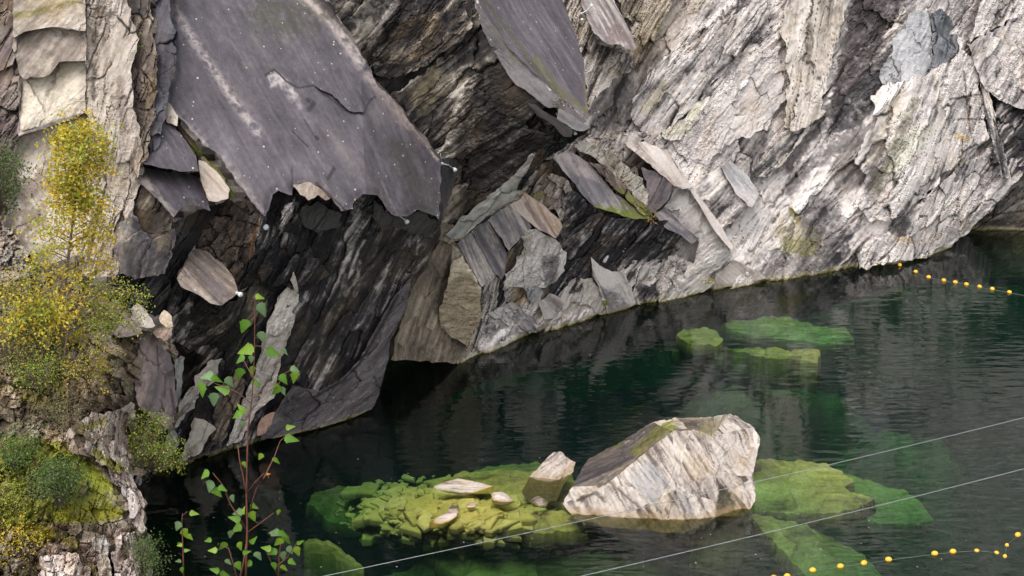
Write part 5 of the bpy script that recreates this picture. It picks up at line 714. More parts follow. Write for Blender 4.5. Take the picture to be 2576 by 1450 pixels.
# rubble of flat stones under the water, brought up to the surface in the middle
def plate(rg, sx=1.0):
    """a broken flat stone: irregular outline, bevelled top, real thickness"""
    n = rg.randint(4, 7); an = np.sort(rg.uniform(0, 2 * math.pi, n) * .35 + np.linspace(0, 2 * math.pi, n, endpoint=False)); rr = rg.uniform(.7, 1.1, n)
    o = np.stack([np.cos(an) * rr * .42, np.sin(an) * rr * .28], -1); th = rg.uniform(.06, .14); tz = rg.uniform(-.06, .06, n)
    V = [(x, y, -th) for x, y in o] + [(x, y, tz[i] * .5) for i, (x, y) in enumerate(o)] + [(x * .86, y * .86, .03 + tz[i] * .5) for i, (x, y) in enumerate(o)] + [(0, 0, .035)]
    Q = [(i, (i + 1) % n, n + (i + 1) % n, n + i) for i in range(n)] + [(n + i, n + (i + 1) % n, 2 * n + (i + 1) % n, 2 * n + i) for i in range(n)]; Tt = [(2 * n + i, 2 * n + (i + 1) % n, 3 * n) for i in range(n)]
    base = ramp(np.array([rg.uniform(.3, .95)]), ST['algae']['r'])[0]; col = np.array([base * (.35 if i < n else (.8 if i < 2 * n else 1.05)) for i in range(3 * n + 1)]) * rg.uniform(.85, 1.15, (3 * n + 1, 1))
    return np.array(V), Q, Tt, col
RR = np.random.RandomState(31)
def rub_pos(k):
    a = RR.rand() * 2 * math.pi; r = math.sqrt(RR.rand()) * (1 if k % 5 else 1.25)
    px = 1180 + r * math.cos(a) * 270; py = 1298 + r * math.sin(a) * 84 + (px - 1180) * .06
    zz = -.15 - 1.05 * r ** 1.8 - .09 * RR.rand() - max(0, (py - 1320) / 60) * .3
    return wl(px, py, zz), r
protos = []
for k in range(14):
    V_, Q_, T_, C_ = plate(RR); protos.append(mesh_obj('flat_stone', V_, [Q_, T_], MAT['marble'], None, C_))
cnt = 0
while cnt < 290:
    p, r = rub_pos(cnt)
    pr = protos[cnt % 14]; o = pr if cnt < 14 else pr.copy()
    if cnt >= 14: S.collection.objects.link(o)
    sc = float(.5 + 1.15 * RR.rand() ** 2) * (1.25 if r < .5 and cnt % 4 == 0 else 1.0); o.location = p; o.scale = (sc, sc, sc); o.rotation_euler = (RR.uniform(-.14, .14), RR.uniform(-.14, .14), RR.uniform(0, 6.28))
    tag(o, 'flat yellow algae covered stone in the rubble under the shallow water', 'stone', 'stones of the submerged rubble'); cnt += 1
# the small broken pieces between and beneath them
Vs, Qs, Ts, Cs_ = [], [], [], []; n0 = 0
for k in range(1500):
    V_, Q_, T_, C_ = plate(RR); p, r = rub_pos(k); sc = RR.uniform(.25, .55); R = np.eye(3); g = RR.uniform(0, 6.28); c_, s_ = math.cos(g), math.sin(g); R = np.array([[c_, -s_, 0], [s_, c_, 0], [RR.uniform(-.15, .15), RR.uniform(-.15, .15), 1]])
    Vs.append(V_ * sc @ R.T + p - [0, 0, .08]); Qs += [tuple(i + n0 for i in q) for q in Q_]; Ts += [tuple(i + n0 for i in q) for q in T_]; n0 += len(V_); Cs_.append(C_)
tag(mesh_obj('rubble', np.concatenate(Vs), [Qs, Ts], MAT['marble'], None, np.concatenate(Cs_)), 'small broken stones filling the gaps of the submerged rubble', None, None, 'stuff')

# ================================================================== LEAVES, TREES, BUSHES
def frame(d):
    d = np.array(d, float); d /= np.linalg.norm(d) + 1e-9; u = np.array([0, 0, 1.]) if abs(d[2]) < .9 else np.array([1., 0, 0])
    s = np.cross(d, u); s /= np.linalg.norm(s); return d, s, np.cross(s, d)
def tube(pts, r0, r1, seg=6):
    pts = np.array(pts, float); n = len(pts); V = []; 
    for i, p in enumerate(pts):
        d = pts[min(i + 1, n - 1)] - pts[max(i - 1, 0)]; _, s, u = frame(d); r = r0 + (r1 - r0) * i / (n - 1)
        for k in range(seg): a = 2 * math.pi * k / seg; V.append(p + r * (s * math.cos(a) + u * math.sin(a)))
    F4 = [(i * seg + k, i * seg + (k + 1) % seg, (i + 1) * seg + (k + 1) % seg, (i + 1) * seg + k) for i in range(n - 1) for k in range(seg)]
    V.append(pts[0]); V.append(pts[-1]); a = len(V) - 2
    F3 = [(a, (k + 1) % seg, k) for k in range(seg)] + [(a + 1, (n - 1) * seg + k, (n - 1) * seg + (k + 1) % seg) for k in range(seg)]
    return V, F4, F3
class Tubes:
    def __init__(s): s.V = []; s.A = []; s.B = []
    def add(s, pts, r0, r1, seg=5):
        V, a, b = tube(pts, r0, r1, seg); n = len(s.V); s.V += list(V); s.A += [tuple(i + n for i in f) for f in a]; s.B += [tuple(i + n for i in f) for f in b]
    def build(s, name, mat, parent=None): return mesh_obj(name, s.V, [s.A, s.B], mat, parent, smooth=True)
def child(o, parent):
    o.parent = parent; o.matrix_parent_inverse = parent.matrix_basis.inverted(); return o
def leaves(centres, size, palette, rg, squash=.6, hang=.4):
    """small folded leaf blades at the given points"""
    n = len(centres); c = np.array(centres)
    d = rg.randn(n, 3); d[:, 2] -= hang; d /= np.linalg.norm(d, axis=1)[:, None]
    s = np.cross(d, rg.randn(n, 3)); s /= np.linalg.norm(s, axis=1)[:, None]; u = np.cross(d, s)
    L_ = size * rg.uniform(.6, 1.3, n)[:, None]; Wd = L_ * squash * .5
    V = np.stack([c, c + d * L_ * .45 + s * Wd, c + d * L_, c + d * L_ * .45 - s * Wd, c + d * L_ * .5 + u * L_ * .1], 1)
    col = np.array([palette[i] for i in rg.choice(len(palette), n, p=None)]) * rg.uniform(.75, 1.25, (n, 1)); col = np.repeat(col, 5, 0)
    b = np.arange(n)[:, None] * 5; tri = np.concatenate([b + np.array([0, 1, 4]), b + np.array([1, 2, 4]), b + np.array([2, 3, 4]), b + np.array([3, 0, 4])])
    return V.reshape(-1, 3), tri, col
def plant(kind, base, limbs, dens, size, palette, label, cat, seed, trunk_r=.05, group=None, spread=.16, trunk=None, crown_name='crown', hang=.4, mat='bark'):
    """limbs: polylines in metres; leaves scattered along them"""
    rg = np.random.RandomState(seed); root = empty(kind, base); tag(root, label, cat, group); bpy.context.view_layer.update()
    if trunk is not None:
        t = Tubes(); t.add(trunk, trunk_r, trunk_r * .3, 7); child(t.build('trunk', MAT[mat]), root)
    t = Tubes(); pts = []; cols = []
    for lb in limbs:
        P = np.array(lb['p']); t.add(P, lb.get('r', .012), .004, 4)
        n = int(lb.get('n', dens)); sp = lb.get('s', spread); k = len(P) - 1
        u = rg.uniform(lb.get('u0', .15), 1, n) * k; i = np.minimum(u.astype(int), k - 1); q = P[i] + (P[i + 1] - P[i]) * (u - i)[:, None]
        # leaves gather in small sprays
        off = rg.randn(max(1, n // 7), 3) * sp; q = q + off[rg.randint(0, len(off), n)] + rg.randn(n, 3) * sp * .35
        V, tri, col = leaves(q, size, lb.get('pal', palette), rg, hang=hang); pts.append(V); cols.append((tri, col))
    child(t.build('branches', MAT[mat]), root).__setitem__('kind', 'stuff')
    n0 = 0; T = []; Cc = []
    for V, (tri, col) in zip(pts, cols): T.append(tri + n0); n0 += len(V); Cc.append(col)
    o = child(mesh_obj(crown_name, np.concatenate(pts), np.concatenate(T), MAT['leaf'], None, np.concatenate(Cc)), root); o['kind'] = 'stuff'
    return root
YEL = [(.66, .50, .04), (.6, .48, .04), (.64, .40, .03), (.48, .45, .05), (.58, .52, .08)]; YG = [(.36, .42, .05), (.48, .48, .06), (.28, .38, .06), (.56, .5, .07)]
GR = [(.10, .19, .03), (.16, .25, .04), (.22, .3, .05), (.13, .2, .06)]; DG = [(.11, .16, .05), (.14, .2, .06), (.18, .22, .07)]; OL = [(.2, .2, .08), (.27, .25, .1), (.14, .15, .06), (.3, .24, .1)]
def sprays(pxs, Y, rg, droop=.5, reach=.35, n=5, root_px=None):
    """short branches fanning from points given in the view at the distance Y"""
    out = []
    for (x, y) in pxs:
        c = at_dist(x, y, Y + rg.uniform(-.4, .4))
        for k in range(n):
            a = rg.uniform(0, 6.28); d = np.array([math.cos(a), math.sin(a) * .8, rg.uniform(-.2, .5)]) * reach * rg.uniform(.5, 1.2)
            out.append([c, c + d * .6 + [0, 0, .05], c + d - [0, 0, droop * reach * .5]])
    return out
# yellow birch
rg = np.random.RandomState(3); YB = 30.5
tr_px = [(148, 930), (152, 880), (155, 800), (165, 700), (178, 600), (190, 500), (200, 430), (208, 360), (212, 335)]
trunk = [at_dist(x, y, YB) for x, y in tr_px]; limbs = []
for k in range(78):
    u = rg.rand() ** .8; i = u * (len(trunk) - 2) + .9; j = int(i); j = min(j, len(trunk) - 2); b = np.array(trunk[j]) + (np.array(trunk[j + 1]) - trunk[j]) * (i - j)
    ht = i / (len(trunk) - 1); L_ = (1.15 - .7 * ht) * rg.uniform(.5, 1.15); a = rg.uniform(0, 6.28); e = rg.uniform(.1, .7)
    d = np.array([math.cos(a), math.sin(a), 0]) * L_; p1 = b + d * .5 + [0, 0, e * L_ * .6]; p2 = b + d + [0, 0, e * L_ * .55]; p3 = p2 + d * .18 - [0, 0, .12 + .12 * rg.rand()]
    limbs.append(dict(p=[b, p1, p2, p3], r=.014, n=75 + int(95 * rg.rand()), s=.17, pal=(YEL if rg.rand() < .7 else YG)))
plant('birch_tree', trunk[0], limbs, 60, .09, YEL, 'slender birch with yellow autumn leaves standing against the left cliff', 'tree', 3, .05, trunk=trunk)
limbs = []
for k in range(26):   # low green-yellow branches reaching right
    a = rg.uniform(-.5, 1.0); b = at_dist(165 + rg.uniform(0, 20), rg.uniform(760, 850), YB - .3); L_ = rg.uniform(.7, 1.9)
    d = np.array([math.cos(a) * L_, -.3 * L_ * rg.rand(), 0]); limbs.append(dict(p=[b, b + d * .5 + [0, 0, .35 * L_], b + d + [0, 0, .32 * L_], b + d * 1.1 + [0, 0, .1 * L_]], r=.012, n=75, s=.12, u0=.35, pal=GR[1:] + YG + YEL[:1]))
plant('birch_tree', at_dist(160, 925, YB - .3), limbs, 60, .06, YG, 'low green and yellow birch branches spreading to the right at the tree foot', 'tree', 4, .04, trunk=[at_dist(160, 925, YB - .3), at_dist(168, 850, YB - .3), at_dist(178, 790, YB - .3)])
def bush(kind, pxs, Y, label, cat, seed, pal, dens=60, size=.06, reach=.35, n=5, spread=.15, squash=.6, hang=.2):
    dens = int(dens * .72); reach *= 1.35
    r_ = np.random.RandomState(seed); sp = sprays(pxs, Y, r_, reach=reach, n=n); base = at_dist(np.mean([a for a, _ in pxs]), max(b for _, b in pxs) + 20, Y)
    root_ = base; lim = [dict(p=[root_ + (np.array(s[0]) - root_) * .0, root_ + (np.array(s[0]) - root_) * .6 + r_.randn(3) * .05, s[0], s[1], s[2]], n=dens, s=spread, u0=.62, r=.009) for s in sp]
    return plant(kind, base, lim, dens, size, pal, label, cat, seed, spread=spread, crown_name='foliage', hang=hang)
rp = lambda n, x0, x1, y0, y1, r_: [(r_.uniform(x0, x1), r_.uniform(y0, y1)) for _ in range(n)]
r_ = np.random.RandomState(8)
bush('shrub', rp(16, 20, 150, 700, 830, r_), 30.8, 'yellow leaved shrub left of the birch trunk', 'shrub', 11, YEL + YG + OL, 60, .055, .4)
bush('shrub', rp(18, -10, 130, 820, 950, r_), 30.3, 'tangled olive shrub at the left edge below the yellow one', 'shrub', 12, OL + OL + YG, 60, .05, .45)
bush('shrub', rp(9, 160, 260, 880, 960, r_), 29.9, 'small bush with bright yellow leaves right of the birch foot', 'shrub', 13, YEL + OL, 45, .055, .3)
bush('shrub', rp(8, 60, 140, 900, 960, r_), 29.8, 'fresh green undergrowth around the birch foot', 'shrub', 14, GR + YG, 60, .05, .3)
bush('shrub', [(345, 1080), (370, 1060), (395, 1070), (350, 1110), (380, 1110), (330, 1130), (360, 1145), (400, 1140), (425, 1130), (440, 1160), (385, 1165)], 31.2, 'light green shrub hanging over the water on the left bank', 'shrub', 15, GR[1:] + YG, 80, .055, .32)
bush('shrub', rp(7, 0, 60, 1330, 1420, r_), 27.2, 'yellow bush in the bottom left corner', 'shrub', 16, YEL, 85, .055, .3)
bush('shrub', rp(7, -10, 80, 1110, 1170, r_), 28.2, 'bright green leafy bush on the left edge of the bank', 'shrub', 17, GR, 80, .055, .32)
bush('shrub', rp(9, -20, 40, 1230, 1290, r_), 27.6, 'yellow green bush at the left edge above the corner one', 'shrub', 18, YG, 70, .05, .3)
bush('spruce_sapling', rp(9, 120, 185, 1160, 1290, r_), 27.8, 'dark green young conifer on the mossy bank', 'conifer', 19, DG + GR[:1], 120, .06, .3, squash=.2)
bush('juniper', rp(9, 325, 380, 1370, 1420, r_), 28.2, 'dark green juniper hanging over the edge at the bottom', 'juniper', 20, DG + [(.08, .15, .05)], 100, .045, .22)
bush('pine_branch', [(0, 400), (25, 430), (0, 460), (20, 470), (0, 520), (-20, 440), (-20, 500)], 27.5, 'blurred green pine branches reaching in at the left edge', 'pine', 21, [(.12, .17, .05), (.16, .2, .06), (.09, .14, .04)], 110, .06, .26)
bush('shrub', rp(9, 90, 330, 1000, 1100, r_), 29.5, 'thin dry undergrowth on the rubble slope', 'shrub', 22, OL, 45, .045, .35)
for (x, y, f_, s_, lab) in [(2020, 470, 'x', 0, None)]: pass
def tuft(x, y, fn, n, pal, label, seed, lift=.05, size=.09, up=.35, mode='wall'):
    r2 = np.random.RandomState(seed); c = surf(fn, x, y, lift, mode); q = c + r2.randn(n, 3) * np.array([.12, .08, .09]); V, tri, col = leaves(q, size, pal, r2, squash=.35, hang=-up)
    o = mesh_obj('tuft', V, tri, MAT['leaf'], None, col); rebase(o, c); tag(o, label, 'plant', 'small plants rooted in cracks of the cliff')
GB = [(.18, .26, .04), (.12, .2, .03), (.26, .26, .05)]
tuft(1652, 70, 'white', 50, GB, 'small green tuft beside the planed slab at the top', 1, .6)
tuft(342, 125, 'L7a', 45, GB, 'green tuft in the crack right of the ribbed pillar', 2)
tuft(1595, 795 - 35, 'shard2', 1, GB, 'single leaf at the foot of the white shards', 3) if 0 else None
tuft(1525, 762, 'shard3', 50, GB, 'round green tuft low on the rocks near the white shards', 4, .2)
tuft(1758, 545, 'white', 60, [(.2, .17, .06), (.14, .15, .05)], 'dry grass tuft beside the striped marble block', 5, .7, .14, .8)
tuft(1872, 600, 'white', 30, GB, 'tiny green plant below the striped marble block', 6, .6)
tuft(1783, 708, 'white', 60, [(.4, .36, .04), (.36, .25, .06), (.25, .25, .05)], 'yellowing grass tuft at the foot of the big pale grey block', 7, .9, .12, .5)
tuft(2025, 640, 'white', 60, [(.2, .22, .04), (.25, .2, .06)], 'patchy green weeds on the broken ledge of the white wall', 8, .2)
tuft(2083, 690, 'white', 25, GB, 'small weed at the waterline of the white wall', 9, .2)
tuft(505, 385, 'B3g', 70, [(.2, .3, .04), (.13, .2, .03)], 'bright moss cushion high in the gully beside the great slab', 10, .1, .06, .2)
tuft(580, 478, 'B3g', 90, [(.16, .27, .03), (.11, .18, .03)], 'bright moss cushion at the bottom of the gully', 11, .2, .06, .2)
tuft(1638, 548, 'mosslab', 40, [(.4, .25, .1), (.3, .25, .12)], 'straw coloured grass on the tip of the mossy slab', 12, .1, .16, .1)
tuft(1408, 258, 'C2', 50, [(.13, .14, .04), (.1, .1, .03)], 'dark grass in the seam of the overhanging slab', 13, .1, .09, .1)

# ---- the birch saplings close to the viewer
def blade(L_, rgx):
    """one serrated, slightly folded and curled birch leaf; origin at the stalk, tip along +Y"""
    nS = 14; V = []
    for i in range(nS + 1):
        t = i / nS; wd = L_ * .33 * (min(1, t * 4.2) ** .55) * (1 - t) ** .8 * (1.25 if t < .3 else 1.12); tooth = (1.1 if i % 2 else .9) if 0 < i < nS else 1
        wdt = wd * tooth; y_ = L_ * t; curl = -.2 * L_ * t * t; fold = .22 * wdt
        V += [(-wdt, y_ - .035 * L_ * (i % 2), curl + fold), (0, y_, curl), (wdt, y_ - .035 * L_ * (i % 2), curl + fold)]
    Fq = []
    for i in range(nS):
        a = i * 3; Fq += [(a, a + 1, a + 4, a + 3), (a + 1, a + 2, a + 5, a + 4)]
    return np.array(V), np.array(Fq)
def rotm(ax, a):
    ax = np.array(ax, float) / np.linalg.norm(ax); K = np.array([[0, -ax[2], ax[1]], [ax[2], 0, -ax[0]], [-ax[1], ax[0], 0]]); return np.eye(3) + math.sin(a) * K + (1 - math.cos(a)) * K @ K
def sapling(label, Yd, stems, lvs, seed):
    rg = np.random.RandomState(seed); base = at_dist(*stems[0][0][0], Yd); root = empty('birch_sapling', base); tag(root, label, 'sapling', 'young birches in the foreground'); bpy.context.view_layer.update()
    for i, (pts, r0, r1) in enumerate(stems):
        P = [at_dist(x, y, Yd + (.0 if i == 0 else .02 * math.sin(x))) for x, y in pts]
        t = Tubes(); t.add(P, r0, r1, 7); child(t.build('stem' if i == 0 else 'twig', MAT['twig']), root)
    for (x, y, ang_, sz, tone) in lvs:
        Lm = sz / FOC * Yd / CP * 1.0; V, Fq = blade(Lm, rg)
        g = math.radians(ang_); R = rotm((0, 0, 1), rg.uniform(-.5, .5)) @ np.eye(3)
        # tip direction in the view plane, the blade turned a little away from the viewer
        d = np.array([math.cos(g), 0, math.sin(g)]); nrm = np.array([rg.uniform(-.75, .75), -1, rg.uniform(.1, .9)]); nrm -= d * (nrm @ d); nrm /= np.linalg.norm(nrm); sd_ = np.cross(d, nrm)
        W_ = V[:, :1] * sd_ + V[:, 1:2] * d + V[:, 2:3] * nrm
        c0 = at_dist(x, y, Yd + rg.uniform(-.05, .05)) - d * Lm * .45
        pal = {'g': (.13, .27, .03), 'y': (.22, .36, .035), 'b': (.17, .27, .12), 'o': (.6, .25, .04)}[tone]
        col = np.array(pal) * (1 + .25 * fbm(V[:, 0] * 60, V[:, 1] * 60, V[:, 2] + x, 2)[:, None]) * rg.uniform(.85, 1.15)
        col[1::3] *= 1.15
        child(mesh_obj('leaf', W_ + c0, Fq, MAT['leaf'], None, col, smooth=True), root)
    return root
sapling('tall birch sapling with toothed green leaves in front of the water', 4.6,
    [([(618, 1470), (620, 1400), (622, 1330), (620, 1240), (622, 1150), (624, 1080), (634, 1000), (640, 900), (641, 820), (641, 770), (642, 742)], .0044, .0012),
     ([(600, 1470), (612, 1420), (620, 1370)], .004, .003), ([(620, 1240), (610, 1190), (603, 1160), (598, 1120)], .003, .0012), ([(624, 1300), (645, 1230), (665, 1200), (690, 1150), (705, 1110), (728, 1090)], .003, .001),
     ([(618, 1330), (600, 1300), (580, 1270), (560, 1220), (535, 1190)], .0028, .001), ([(640, 960), (625, 930), (612, 905)], .002, .001), ([(634, 1000), (665, 990), (700, 970), (715, 940), (745, 925)], .002, .0009), ([(632, 1015), (600, 990), (570, 975), (540, 965)], .002, .0009),
     ([(641, 870), (660, 872), (675, 880)], .0012, .0008), ([(641, 850), (655, 850)], .001, .0008), ([(641, 800), (628, 806)], .001, .0008), ([(641, 780), (652, 775)], .001, .0008), ([(622, 1340), (650, 1320), (690, 1290)], .002, .001), ([(622, 1240), (640, 1215), (665, 1190)], .0015, .0008),
     ([(600, 1470), (590, 1430), (575, 1380), (555, 1370)], .0025, .001)],
    [(653, 748, -20, 26, 'y'), (660, 780, -65, 44, 'b'), (614, 822, -110, 46, 'g'), (660, 850, -80, 40, 'b'), (618, 882, 200, 50, 'y'), (604, 905, 215, 34, 'g'), (687, 888, -25, 44, 'g'), (716, 885, -70, 30, 'b'), (602, 942, -110, 42, 'g'), (634, 935, -90, 34, 'y'), (632, 905, -100, 26, 'b'),
     (645, 965, -40, 30, 'g'), (520, 947, 190, 42, 'b'), (545, 955, -40, 34, 'g'), (508, 982, -105, 48, 'g'), (538, 1006, -95, 46, 'b'), (560, 980, 160, 42, 'g'), (578, 962, -60, 36, 'b'), (700, 975, -30, 30, 'g'), (694, 985, 230, 34, 'g'), (714, 955, -60, 36, 'g'), (712, 985, -80, 30, 'b'), (742, 930, -30, 28, 'b'), (741, 950, -95, 40, 'y'),
     (608, 1030, 120, 34, 'y'), (596, 1045, 215, 34, 'g'), (610, 1070, -90, 26, 'b'), (733, 1105, -15, 40, 'g'), (730, 1075, 10, 26, 'y'), (655, 1150, 240, 26, 'y'), (695, 1160, -60, 28, 'y'), (515, 1195, 220, 36, 'g'), (528, 1225, -110, 44, 'b'), (547, 1240, -60, 40, 'g'), (560, 1230, -30, 28, 'g'),
     (615, 1170, -80, 24, 'y'), (675, 1193, 0, 12, 'o'), (585, 1255, -70, 26, 'b'), (598, 1290, 200, 34, 'b'), (590, 1305, 170, 36, 'g'), (612, 1285, 80, 24, 'y'), (636, 1300, -70, 38, 'y'), (640, 1275, -30, 26, 'g'), (595, 1330, 215, 40, 'g'), (604, 1375, -70, 30, 'y'), (620, 1390, 10, 24, 'g'), (560, 1375, -120, 36, 'g'), (535, 1385, 180, 28, 'y'), (580, 1345, -100, 30, 'b'), (650, 1400, -70, 34, 'b'), (625, 1420, 220, 30, 'g'), (600, 1425, -70, 34, 'g'), (637, 1360, 40, 28, 'g'), (575, 1415, -60, 26, 'b'), (700, 1290, -100, 22, 'y'), (540, 1435, 170, 30, 'g'), (565, 1445, -30, 30, 'g'), (690, 1345, -20, 22, 'b'), (523, 1360, 200, 24, 'g')], 5)
sapling('short slim birch sapling at the left of the tall one', 4.5, [([(462, 1470), (461, 1400), (459, 1350), (458, 1310), (459, 1292)], .003, .001), ([(458, 1300), (470, 1288), (480, 1290)], .001, .0007), ([(461, 1400), (450, 1392)], .001, .0007)],
    [(488, 1292, -10, 26, 'y'), (447, 1325, -115, 36, 'b'), (466, 1343, -70, 36, 'y'), (478, 1352, -50, 24, 'y'), (452, 1372, 190, 18, 'y'), (470, 1385, 10, 18, 'g'), (448, 1412, 200, 20, 'b'), (458, 1435, -80, 22, 'g'), (450, 1370, -100, 16, 'g')], 6)
sapling('bushy young birch to the right of the tall one beside the lower wire', 4.7, [([(700, 1470), (702, 1400), (708, 1360), (712, 1335)], .003, .001), ([(702, 1420), (725, 1400), (740, 1375), (752, 1365)], .002, .0008), ([(700, 1450), (680, 1410), (668, 1385)], .002, .0008)],
    [(690, 1340, 190, 34, 'b'), (712, 1345, -40, 34, 'g'), (700, 1365, 230, 36, 'y'), (722, 1360, -70, 36, 'g'), (730, 1385, -60, 30, 'b'), (748, 1388, -75, 36, 'y'), (685, 1390, 210, 34, 'g'), (713, 1400, -80, 34, 'b'), (670, 1380, 170, 30, 'y'), (735, 1415, -40, 28, 'g'), (690, 1425, -90, 30, 'g'), (715, 1430, -60, 28, 'y'), (755, 1365, 20, 22, 'g')], 7)

# ================================================================== WIRES, FLOATS, LAMPS
def curve_obj(name, pts, r, mat, label, cat, seg=6, group=None):
    t = Tubes(); t.add(pts, r, r, seg); o = t.build(name, MAT[mat]); rebase(o, pts[0]); return tag(o, label, cat, group)
def span(p0, p1, sag, n=40): 
    p0 = np.array(p0); p1 = np.array(p1); return [p0 + (p1 - p0) * t + np.array([0, 0, -4 * sag * t * (1 - t)]) for t in np.linspace(-.7, 1.7, n)]
curve_obj('steel_wire', span(at_dist(300, 1556, 13.), at_dist(2900, 968, 22.), .12), .0045, 'wire', 'upper of the two thin wires crossing in front of the boulder', 'wire', group='wires stretched across the quarry')
curve_obj('steel_wire', span(at_dist(1180, 1514, 13.), at_dist(2900, 1094, 19.), .06), .0045, 'wire', 'lower of the two thin wires, nearest the bottom right corner', 'wire', group='wires stretched across the quarry')
def floatbuoy(r, L_):
    n = 14; prof = [(math.cos(a) * L_, math.sin(a) * r) for a in np.linspace(0, math.pi, 11)]; V = []
    for x, q in prof:
        for k in range(n): b = 2 * math.pi * k / n; V.append((x, q * math.cos(b), q * math.sin(b)))
    Fq = [(i * n + k, i * n + (k + 1) % n, (i + 1) * n + (k + 1) % n, (i + 1) * n + k) for i in range(10) for k in range(n)]
    return V, Fq
FB = mesh_obj('float', *floatbuoy(.075, .095), MAT['buoy'], smooth=True)
far = [(2263, 670), (2303, 687), (2336, 699), (2374, 707), (2403, 712), (2431, 717), (2464, 723), (2496, 729), (2539, 737)]
near = [(1946, 1456), (1980, 1452), (2044, 1437), (2114, 1427), (2173, 1419), (2235, 1410), (2351, 1395), (2397, 1390), (2457, 1386), (2507, 1391), (2528, 1400), (2533, 1372), (2560, 1348), (2590, 1318)]
words_ = ['first', 'second', 'third', 'fourth', 'fifth', 'sixth', 'seventh', 'eighth', 'ninth']
used = False
def put(pt, nxt, label, grp, sc=1.0, dz=.03):
    global used
    p = on_level(*pt); q = on_level(*nxt); o = FB if not used else FB.copy()
    if used: S.collection.objects.link(o)
    used = True; o.location = (p[0], p[1], dz); o.rotation_euler = (0, 0, math.atan2(q[1] - p[1], q[0] - p[0]) + random.uniform(-.3, .3)); o.scale = (sc,) * 3; tag(o, label, 'float', grp)
for i, pt in enumerate(far): put(pt, far[i + 1] if i < 8 else (2576, 743), words_[i] + ' yellow float from the cliff on the far line', 'floats of the far line', 1.0, .03 if i > 1 else .06)
nl = ['yellow float at the bottom left end of the near line, by the frame edge', 'second yellow float of the near line from its bottom left end', 'third yellow float of the near line from its bottom left end', 'fourth yellow float of the near line from its bottom left end', 'fifth yellow float of the near line from its bottom left end', 'sixth yellow float of the near line, before the wide gap', 'yellow float just after the wide gap in the near line', 'yellow float second after the wide gap in the near line', 'half sunk small yellow float on the near line before its bend', 'lowest riding yellow float just before the bend of the near line', 'small yellow float in the bend of the near line', 'small yellow float just above the bend of the near line', 'yellow float on the rising end of the near line by the right edge', 'outermost yellow float of the near line at the right edge']
for i, pt in enumerate(near): put(pt, near[min(i + 1, 13)] if i < 13 else (2620, 1290), nl[i], 'floats of the near line', (.95 if i < 8 or i > 11 else .72), .03 if i < 8 or i > 11 else .0)
curve_obj('float_rope', [on_level(x, y, .0 + .012) for x, y in [(2236, 655)] + far + [(2620, 752)]], .008, 'rope', 'thin rope of the far float line', 'rope')
curve_obj('float_rope', [on_level(x, y, .012) for x, y in [(1890, 1475)] + near + [(2640, 1270)]], .007, 'rope', 'thin rope of the near float line', 'rope')
# lamps on bent arms bolted to the rock, with their cables
def lamp(fn, arm, label, dirv=(0, -1, .1), lift=.12, head=.075, cab=None, mode='wall', cmat='wire'):
    P = [surf(fn, x, y, .02 + lift * i / max(1, len(arm) - 1), mode) for i, (x, y) in enumerate(arm)]
    root = empty('cliff_lamp', P[0]); tag(root, label, 'lamp', 'small lamps fixed to the cliff'); bpy.context.view_layer.update()
    t = Tubes(); t.add(P, .022, .02, 6); child(t.build('arm', MAT['steel']), root)
    t = Tubes(); pl = np.array(P[0]); t.add([pl + [0, .03, 0], pl - [0, .03, 0]], .05, .05, 8); child(t.build('base_plate', MAT['steel']), root)
    h = np.array(P[-1]); d, s, u = frame(dirv); t = Tubes(); t.add([h - d * head * 1.1, h - d * head * .5, h + d * head], head * .35, head, 10); child(t.build('lamp_head', MAT['steel']), root)
    t = Tubes(); t.add([h + d * head * 1.0, h + d * head * 1.12], head * .85, head * .8, 10); child(t.build('lens', MAT['glass']), root)
    if cab:
        Q = [surf(fn, x, y, .04, mode) for x, y in cab]; t = Tubes(); t.add(Q, .012, .012, 4); child(t.build('cable', MAT[cmat]), root)
    return root
lamp('B4', [(985, 520), (1000, 540), (1022, 556)], 'lamp with a long draped cable under the great slab', (.5, -1, -.4), .5, .075, [(945, 462), (960, 480), (958, 495), (975, 515), (985, 525), (988, 545), (1005, 550)])
lamp('B1right', [(1112, 412), (1128, 416), (1143, 426)], 'lamp on a short arm at the right tip of the great slab', (.6, -1, -.4), .3, .075, [(1108, 386), (1110, 400), (1113, 412)])
lamp('C1', [(1422, 312), (1433, 322), (1446, 334)], 'lamp under the pointed tip of the middle overhang', (.3, -1, -.7), .3, .06, [(1398, 285), (1405, 295), (1415, 305), (1421, 312)])
lamp('B9', [(596, 738), (603, 740)], 'lamp on the corner of the tilted brown slab', (.5, -1, .1), .1, .075)
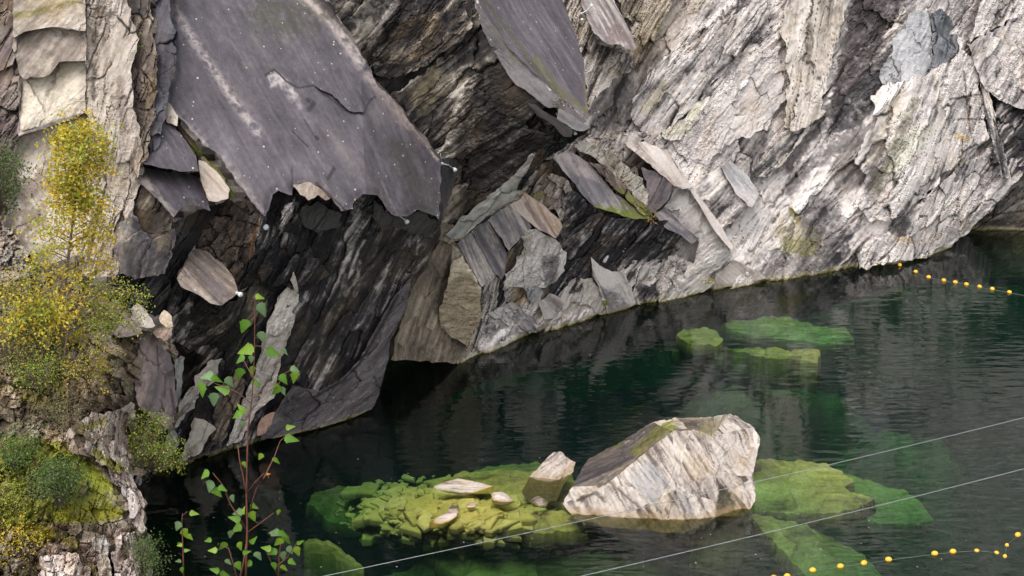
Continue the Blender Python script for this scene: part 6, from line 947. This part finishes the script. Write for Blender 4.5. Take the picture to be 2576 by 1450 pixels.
lamp('B9r', [(660, 566), (669, 570)], 'lamp at the lower left tip of the great slab', (.2, -1, 0), .5, .09)
lamp('E1', [(1462, 35), (1476, 27), (1488, 15)], 'lamp on a white arm across the planed slab at the top', (0, -1, .2), .35, .06, [(1438, -10), (1446, 12), (1455, 30), (1463, 36)])
lamp('E0', [(1458, 60), (1466, 50)], 'lamp bracket just below the planed slab at the top', (-.6, -1, .2), .9, .06, [(1470, 60), (1480, 85), (1500, 100), (1530, 115), (1575, 130)])
lamp('white', [(1497, 286), (1505, 281)], 'round lamp alone right of the overhang tip', (0, -1, 0), .2, .055)
t_ = [(668, 565), (655, 560), (640, 575), (632, 620), (625, 670), (622, 700)]
curve_obj('cable', [surf('B9r', x, y, .1) for x, y in t_], .012, 'cable', 'rusty orange cable hanging down the brown hollow', 'cable')
# pale flecks drifting on the water
v = [(0, -.5, 0), (.35, -.1, .02), (.1, .5, 0), (-.3, .1, .03), (0, 0, .12)]; fl = mesh_obj('drifting_leaf', v, [[(0, 1, 4), (1, 2, 4), (2, 3, 4), (3, 0, 4)]], MAT['fleck'])
rgf = np.random.RandomState(5); n_ = 0
boxes = [(700, 2500, 1060, 1440, 60), (1000, 2300, 850, 1050, 30), (1150, 1420, 1270, 1320, 0), (940, 1060, 1170, 1330, 25), (380, 700, 1180, 1440, 22), (1900, 2300, 1300, 1440, 12)]
for (x0, x1, y0, y1, k_) in boxes:
    for _ in range(k_):
        x, y = rgf.uniform(x0, x1), rgf.uniform(y0, y1)
        if 1400 < x < 1920 and 1030 < y < 1340: continue
        if y < 1180 - (x - 640) * .3 and x < 1200: continue
        o = fl if n_ == 0 else fl.copy()
        if n_: S.collection.objects.link(o)
        p = on_level(x, y); s_ = float(rgf.uniform(.02, .05)); o.location = (p[0], p[1], .003); o.scale = (s_, s_, s_); o.rotation_euler = (0, 0, rgf.uniform(0, 6)); n_ += 1
        tag(o, 'tiny pale leaf fleck drifting on the dark water', 'leaf', 'flecks drifting on the pool')
